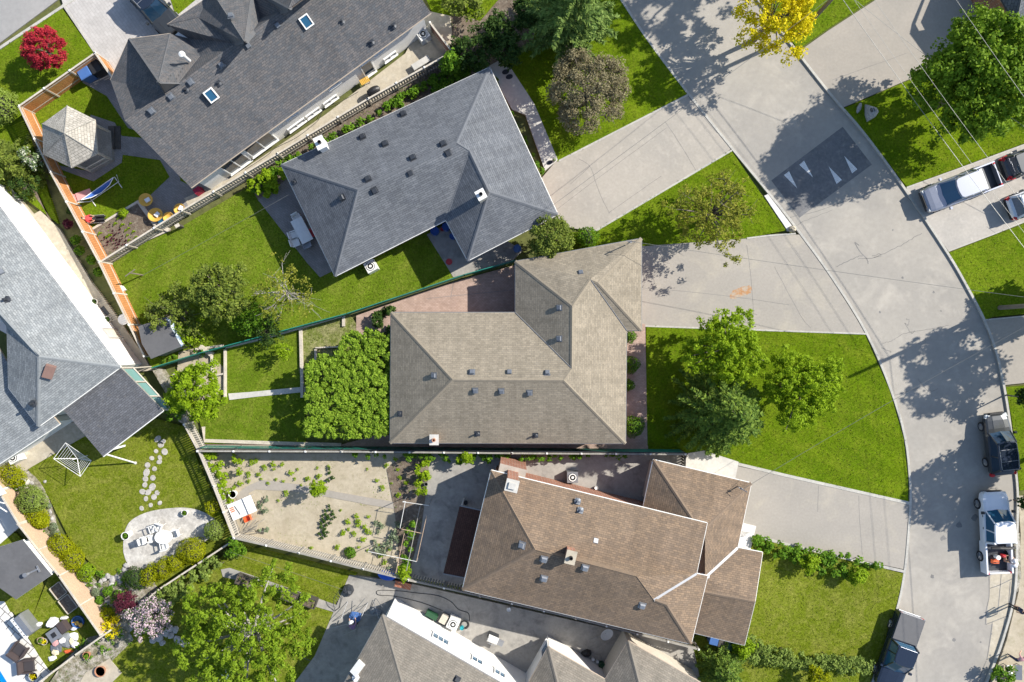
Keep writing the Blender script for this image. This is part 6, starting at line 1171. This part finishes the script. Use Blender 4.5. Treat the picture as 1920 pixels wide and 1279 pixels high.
mb.loft([[cc+(p-cc)*k+Vector((0,0,z)) for p in b0][::1] for k,z in ((.35,.62),(.7,.5),(.98,.2),(1.02,0))]); mb.build('stone','boulder',o)
cu=bpy.data.curves.new('n','FONT'); cu.body='81'; cu.size=.42; cu.extrude=.01; to=bpy.data.objects.new('number',cu); C.objects.link(to); bpy.context.view_layer.update(); me=bpy.data.meshes.new_from_object(to.evaluated_get(bpy.context.evaluated_depsgraph_get())); bpy.data.objects.remove(to); me.name='number'
nn=bpy.data.objects.new('number',me); me.materials.append(MATS['plastic_black']); C.objects.link(nn); nn.parent=o; nn.location=(-.2,-.16,.64); nn.rotation_euler=(0,0,rad(-70)+1.57)
mb=MB(); rockmesh(mb,T(0,0,0),.16,.42,.22,rs); o=mb.build('boulder','boulder'); o.location=W(1610,203); o.rotation_euler=(0,0,-.35); tag(o,'narrow pale rock left of the numbered boulder','rock')
mb=MB(); rockmesh(mb,T(0,0,0),.3,.26,.4,rs); o=mb.build('boulder','soil_sand'); o.location=W(1484,430); tag(o,'tan rock at the kerb end of the middle driveway','rock')
sheet('gutter_slab',[(1433,367),(1440,364),(1475,410),(1490,430),(1478,434),(1455,400)],.03,'conc_white')
mb=MB(); rockmesh(mb,T(0,0,0),.5,.28,.12,rs); o=mb.build('boulder','boulder'); o.location=W(1297,745); tag(o,'pale flat rock under the left side of the spruce','rock')
# vegetable plot furniture
item('tool_table','white metal table with red tools on it in the plot corner','table',452,953,.02,[('tabletop','metal_white',lambda b:b.box(T(-.25,0,.8),1.25,1.25,.04)),('lid','plastic_white',lambda b:b.box(T(.72,0,.84,0,0,.25),.6,1.25,.05)),('trowel','metal_dark',lambda b:bar(b,(-.2,-.4,.86),(-.35,.35,.86),.025))]+[('leg','wood_grey',lambda b,x=x,y=y:b.box(T(x,y,0),.07,.07,.8)) for x in (-.8,.9) for y in (-.55,.55)]+[('tool','plastic_orange',lambda b,k=k:b.box(T(-.6,.3-.14*k,.84),.28,.08,.05)) for k in range(3)],rad(23),zp=.8)
item('crate','orange plastic crate under the white tool table','crate',463,973,.02,[('body','plastic_orange',lambda b:[b.box(T(a,c,0),sx,sy,.3) for a,c,sx,sy in ((0,.2,.5,.03),(0,-.2,.5,.03),(.24,0,.03,.37),(-.24,0,.03,.37))]),('base','plastic_orange',lambda b:b.box(T(0,0,0),.44,.36,.03))],rad(23),zp=.3)
for i in range(18):
    a=W(446+rs.uniform(-4,8),1004+rs.uniform(-4,4),.3); b=W(452+rs.uniform(-4,40),970+rs.uniform(0,30),1.0); mb=MB(); mb.tube([(a.x,a.y,.1+.01*i),(b.x,b.y,.5+rs.uniform(0,.5))],.02,5); o=mb.build('stake','wood_pale' if i%2 else 'wood_grey'); tag(o,'loose wooden garden stake heaped in the fence corner','stake','stakes heaped in the fence corner')
tr=thing('pipe_trellis','white pipe trellis frame over the vines beside the paved yard','trellis',W(775,1010,0))
def pp(x,y,z=2.0): return W(x,y,z)
for a,b,r,m in (((755,941),(804,948),.02,'metal_white'),((755,941),(761,941),.035,'metal_white'),((690,1034),(781,1053),.02,'metal_white'),((800,967),(781,1053),.02,'wood_tan'),((760,940),(750,991),.02,'metal_white'),((752,992),(790,1000),.022,'wood_tan'),((788,948),(762,1070),.028,'wood_grey'),((758,1000),(742,1075),.02,'wood_tan'),((764,1006),(775,1009),.015,'metal_grey')):
    mb=MB(); bar(mb,pp(*a),pp(*b),r,6); mb.build('rail',m,tr)
for x,y in ((804,948),(781,1053),(690,1034),(756,941)): q=W(x,y,2.0); mb=MB(); bar(mb,(q.x,q.y,0),q,.03,6); mb.build('post','metal_grey',tr)
# paved yard behind the white house
item('round_table','blue round cover stretched on the ground below the picket fence','cover',726,1078,.04,[('cover','tarp_blue',lambda b:b.lathe(T(0,0,0),[(.66,0),(.6,.35),(.5,.42),(.05,.46)],20,1.15,.65)),('rope','plastic_black',lambda b:b.lathe(T(0,0,.2),[(.64,0),(.66,.02),(.64,.04)],20,1.15,.65))],-.15,zp=.3)
fr=thing('laundry_rack','tangled folding frame with a blue cloth on the sunny paving','frame',W(662,1160,0)); 
for a,b in (((625,1165),(690,1130)),((690,1130),(676,1160)),((640,1180),(690,1175)),((650,1175),(668,1150)),((660,1150),(684,1122)),((645,1190),(668,1180)),((620,1178),(655,1170)),((668,1150),(705,1155)),((700,1125),(710,1160)),((695,1140),(722,1132)),((705,1122),(718,1140)),((652,1128),(640,1160))):
    mb=MB(); bar(mb,W(*a,.1),W(*b,1.0),.022,5); mb.build('tube','metal_grey',fr)
o=cloth('cloth','blue cloth hanging on the folding frame','cloth',665,1160,.3,'glass_green' if 0 else 'bin_blue',.55,.45,.35,21)
cloth('cloth_heap','dark grey heap of bags on the paving by the white wall','bag',703,1150,.04,'cloth_grey',.5,.4,.5,22)
cloth('cloth_heap','dark rolled net at the edge of the dry lawn','net',650,1110,.04,'metal_dark',.45,.5,.4,23)
item('hand_truck','curved wire panel lying where the lawn meets the paving','panel',636,1128,.04,[('frame','metal_dark',lambda b:b.tube([(-.7,-.2,.1),(-.2,.25,.5),(.3,.5,.7),(.8,.55,.4),(.4,.0,.1),(-.3,-.3,.08),(-.7,-.2,.1)],.02,5)),('mesh','metal_grey',lambda b:[bar(b,(-.6+.2*k,-.2+.06*k,.1),(-.3+.2*k,.2+.06*k,.5),.008,4) for k in range(6)])],.9)
hz=smoothline([(880,1165),(878,1150),(860,1143),(845,1128),(820,1117),(780,1112),(745,1108),(712,1107),(706,1111),(712,1116),(740,1118),(790,1130),(830,1145)],6)
mb=MB(); mb.tube([W(x,y,.07) for x,y in hz],.022,6); tag(mb.build('garden_hose','plastic_black'),'long black hose looping over the shaded paving','hose')
mb=MB(); 
for k in range(3): mb.tube([(*(W(871,1170,0).xy+Vector((math.cos(t)*(.25+.05*k),math.sin(t)*(.22+.05*k)))),.07+.04*k) for t in np.linspace(0,6.28,20)],.025,5)
tag(mb.build('hose_coil','plastic_black'),'coiled black hose beside the square air conditioner','hose')
tub(866,1178,'teal watering can by the coiled hose','teal',.15,.3,name='watering_can',cat='watering can'); tub(954,1143,'small round white pail under the brown eave, left','plastic_white',.16,.35,name='pail',cat='pail')
tub(1112,1237,'pale round paint tin behind the white wing','plastic_white',.12,.3,name='paint_tin',cat='tin'); tub(1120,1241,'light blue tin beside the paint tin','metal_white',.12,.3,name='paint_tin',cat='tin'); tub(1129,1250,'dark green drum in the shaded corner','bin_green',.26,.6); cloth('cloth_heap','black bin bags in the shaded corner','bag',1100,1229,.04,'plastic_black',.45,.3,.45,25)
hz=smoothline([(460,318),(500,292),(516,278),(554,259),(580,240),(597,225),(604,210),(615,200),(640,190),(672,172)],6)
mb=MB(); mb.tube([W(x,y,.06) for x,y in hz],.018,6); tag(mb.build('garden_hose','metal_dark'),'thin hose trailing along the passage beside the long white wall','hose')
item('storage_box','dark green long box against the white wall','box',809,1154,.04,[('body','bin_green',lambda b:b.box(T(0,0,0),.9,.35,.5)),('lid','bin_green',lambda b:b.box(T(0,0,.5),.95,.4,.06,0,.9))],-.5,zp=.5)
item('storage_box','grey beige box beside the square air conditioner','box',832,1160,.04,[('body','wood_grey',lambda b:b.box(T(0,0,0),.45,.6,.6)),('lid','wood_pale',lambda b:b.box(T(0,0,.6),.5,.65,.05))],-.5,zp=.5)
item('barbecue','stainless barbecue in the patch of sun behind the white house','barbecue',924,1200,.04,[('cabinet','metal_dark',lambda b:b.box(T(0,0,0),.75,.5,.8)),('lid','metal_white',lambda b:b.loft([[(-.4,-.28,.82),(.4,-.28,.82),(.4,.28,.82),(-.4,.28,.82)],[(-.36,-.12,1.08),(.36,-.12,1.08),(.36,.14,1.08),(-.36,.14,1.08)]])),('side_shelf','metal_grey',lambda b:b.box(T(.62,0,.78),.42,.45,.04)),('handle','metal_grey',lambda b:bar(b,(-.3,-.3,.98),(.3,-.3,.98),.02))],-.4,zp=.9)
item('satellite_dish','pale satellite dish standing by the picket fence','satellite dish',1136,1187,.04,[('dish','metal_white',lambda b:b.lathe(T(0,0,.5,0,.3,.3),[(.05,0),(.3,.05),(.48,.16),(.5,.17),(.3,.08),(.04,.03)],22)),('stand','metal_grey',lambda b:bar(b,(0,0,0),(0,0,.5),.03)),('arm','metal_grey',lambda b:bar(b,(0,0,.55),(-1.3,-.6,.3),.015))],zp=.5)
item('water_bench','long black window well beside the brown roofed house','bench',757,1094,.04,[('box','wood_dark',lambda b:b.box(T(0,0,0),1.2,.4,.4)),('lid','brick_red',lambda b:b.box(T(0,0,.4),1.25,.45,.04))],-.23)
item('garden_bench','white stone slab bench beside the big tree, bottom edge','bench',425,1262,.02,[('top','plastic_white',lambda b:b.box(T(0,0,.42),1.5,.5,.07)),('support','conc_light',lambda b:[b.box(T(x,0,0),.15,.4,.42) for x in (-.5,.5)])],1.0,zp=.4)
item('side_table','round white table beside the cedar fence, over the concrete path','table',232,599,.04,[('top','plastic_white',lambda b:b.lathe(T(0,0,.7),[(.38,0),(.4,.03),(.38,.04)],22)),('stem','metal_white',lambda b:bar(b,(0,0,0),(0,0,.7),.035,7)),('foot','metal_white',lambda b:b.lathe(T(0,0,0),[(.25,0),(.2,.03)],14))],zp=.7)
item('meter_box','white hatch on the grass by the cedar fence','box',230,544,.02,[('body','conc_white',lambda b:b.box(T(0,0,0),.4,.5,.3)),('lid','metal_white',lambda b:b.box(T(0,0,.3),.44,.54,.03))],-.9)
for i,(x,y) in enumerate(((948,135),(955,144))): item('door_mat','dark stone disc at the upper end of the pale path, '+('upper' if i==0 else 'lower'),'stone',x,y,.04,[('stone','metal_dark',lambda b:b.lathe(T(0,0,0),[(.24,0),(.22,.04)],12,1.2,.8)),],.3)
item('trailer_gate','pale folded trailer gate at the bottom right corner','panel',1902,1262,-.1,[('panel','metal_white',lambda b:b.box(T(-.3,0,.5,0,0,.2),.5,1.1,.04)),('panel','metal_grey',lambda b:b.box(T(.35,0,.5,0,0,-.2),.5,1.1,.04)),('frame','metal_grey',lambda b:[bar(b,(x,y,0),(x,y,.55),.03) for x in (-.5,.5) for y in (-.5,.5)])],.0,zp=.5)
for i,(x,y) in enumerate(((1914,905),(1916,930))): pass
# ---------------------------------------------------------------- utility poles and wires
def upole(px,py,h,label,ang):
    p=W(px,py,0); r=thing('utility_pole',label,'utility pole',p); mb=MB(); mb.tube([p,(p.x,p.y,h)],[.17,.12],12); mb.build('pole','pole_wood',r)
    d=Vector((math.cos(ang),math.sin(ang),0))*.55; mb=MB(); mb.box(T(p.x,p.y,h-1.0,ang),1.3,.1,.12); mb.build('crossarm','pole_wood',r)
    for k in (-1,0,1): mb=MB(); mb.lathe(T(p.x+d.x*k,p.y+d.y*k,h-.88 if k else h),[(.04,0),(.06,.04),(.03,.12)],10); mb.build('insulator','conc_grey',r)
    mb=MB(); mb.box(T(p.x-.2,p.y,h-2.4),.18,.22,.5); mb.build('junction_box','metal_grey',r); return p
q1=upole(1500,62,9.0,'wooden utility pole hidden below the golden tree',rad(20)); q2=upole(1874,577,9.4,'wooden utility pole leaning out at the right edge above the road',rad(20)); 
W3=W(1930,1420,0); P3=Vector((W3.x,W3.y,0))
def wire(a,b,sag,label,r=.012,n=24,group=None):
    a,b=Vector(a),Vector(b); mb=MB(); mb.tube([a.lerp(b,t)-Vector((0,0,4*sag*t*(1-t))) for t in np.linspace(0,1,n)],r,5); tag(mb.build('overhead_wire','wire_mat'),label,'wire',group)
d=Vector((math.cos(rad(20)),math.sin(rad(20)),0))*.55
wire(q1+d+Vector((0,0,8.15)),q2+d+Vector((0,0,8.5)),.35,'pale overhead wire on the right, between the two poles')
wire(q1-d+Vector((0,0,8.15)),q2-d+Vector((0,0,8.5)),.35,'overhead wire on the left, between the two poles',.01)
wire(q1+Vector((0,0,6.4)),q2+Vector((0,0,6.7)),.3,'thick low cable between the two poles',.018)
wire(q1+d*3+Vector((1.8,1,9.8)),q2+d*3+Vector((1.8,1,9.8)),.4,'highest overhead wire crossing the big maple',.013)
for k in (1,-1): wire(q2+d*k+Vector((0,0,8.5)),P3+Vector((.5*k,0,8.5)),.4,'overhead wire running down to the bottom edge, '+('right' if k>0 else 'left'),.01)
wire(q2+Vector((0,0,6.7)),P3+Vector((0,0,6.6)),.35,'thick low cable running down to the bottom edge',.016)
def rt(Hs,x,y,dz): return Hs.hit(x,y)[0]+Vector((0,0,dz))
wire(q1+Vector((0,0,6.6)),rt(HM,1020,400,.8),.5,'service wire to the blue grey roofed house',.013)
wire(q2+Vector((0,0,6.9)),rt(HB,1176,458,1.5),.6,'service wire to the beige roofed house',.013)
wire(q2+Vector((0,0,6.9)),rt(HR,1383,912,1.1),.6,'service wire to the brown roofed house',.013)
wire(q1+Vector((0,0,6.9)),W(2060,330,4),.5,'service wire to the driveway houses on the right',.013)
wire(W(268,516,1.85),W(585,340,2.8),.15,'thin clothes line over the sloping back lawn',.01)
wire(W(430,1035,2),W(640,1105,1.9),.1,'thin clothes line over the dry lawn',.01)
# ---------------------------------------------------------------- light, sky, camera
w=bpy.data.worlds.new("World"); bpy.context.scene.world=w; w.use_nodes=True; t=w.node_tree; t.nodes.clear()
sk=nd(t,'ShaderNodeTexSky'); sk.sky_type='NISHITA'; sk.sun_disc=False; sk.sun_elevation=EL; sk.sun_rotation=math.pi/2-AZ; sk.air_density=1.0; sk.dust_density=.6
bg=nd(t,'ShaderNodeBackground'); bg.inputs[1].default_value=.112; o=nd(t,'ShaderNodeOutputWorld'); t.links.new(sk.outputs[0],bg.inputs[0]); t.links.new(bg.outputs[0],o.inputs[0])
sl=bpy.data.lights.new('sun','SUN'); sl.energy=4.5; sl.angle=rad(.55); sl.color=(1,.94,.84); so=bpy.data.objects.new('sun',sl); C.objects.link(so)
sd=Vector((math.cos(AZ)*math.cos(EL),math.sin(AZ)*math.cos(EL),math.sin(EL))); so.rotation_euler=sd.to_track_quat('Z','Y').to_euler(); so.location=sd*80
cam=bpy.data.cameras.new('camera'); co=bpy.data.objects.new('camera',cam); C.objects.link(co); co.location=(0,0,H); cam.sensor_width=36; cam.lens=36*H/(1920/S); cam.clip_end=3000; cam.clip_start=.5
sc=bpy.context.scene; sc.camera=co; sc.view_settings.view_transform='Standard'; sc.view_settings.look='None'; sc.view_settings.exposure=.76; sc.view_settings.gamma=1
sc.cycles.max_bounces=6; sc.cycles.transparent_max_bounces=4; sc.cycles.use_denoising=True
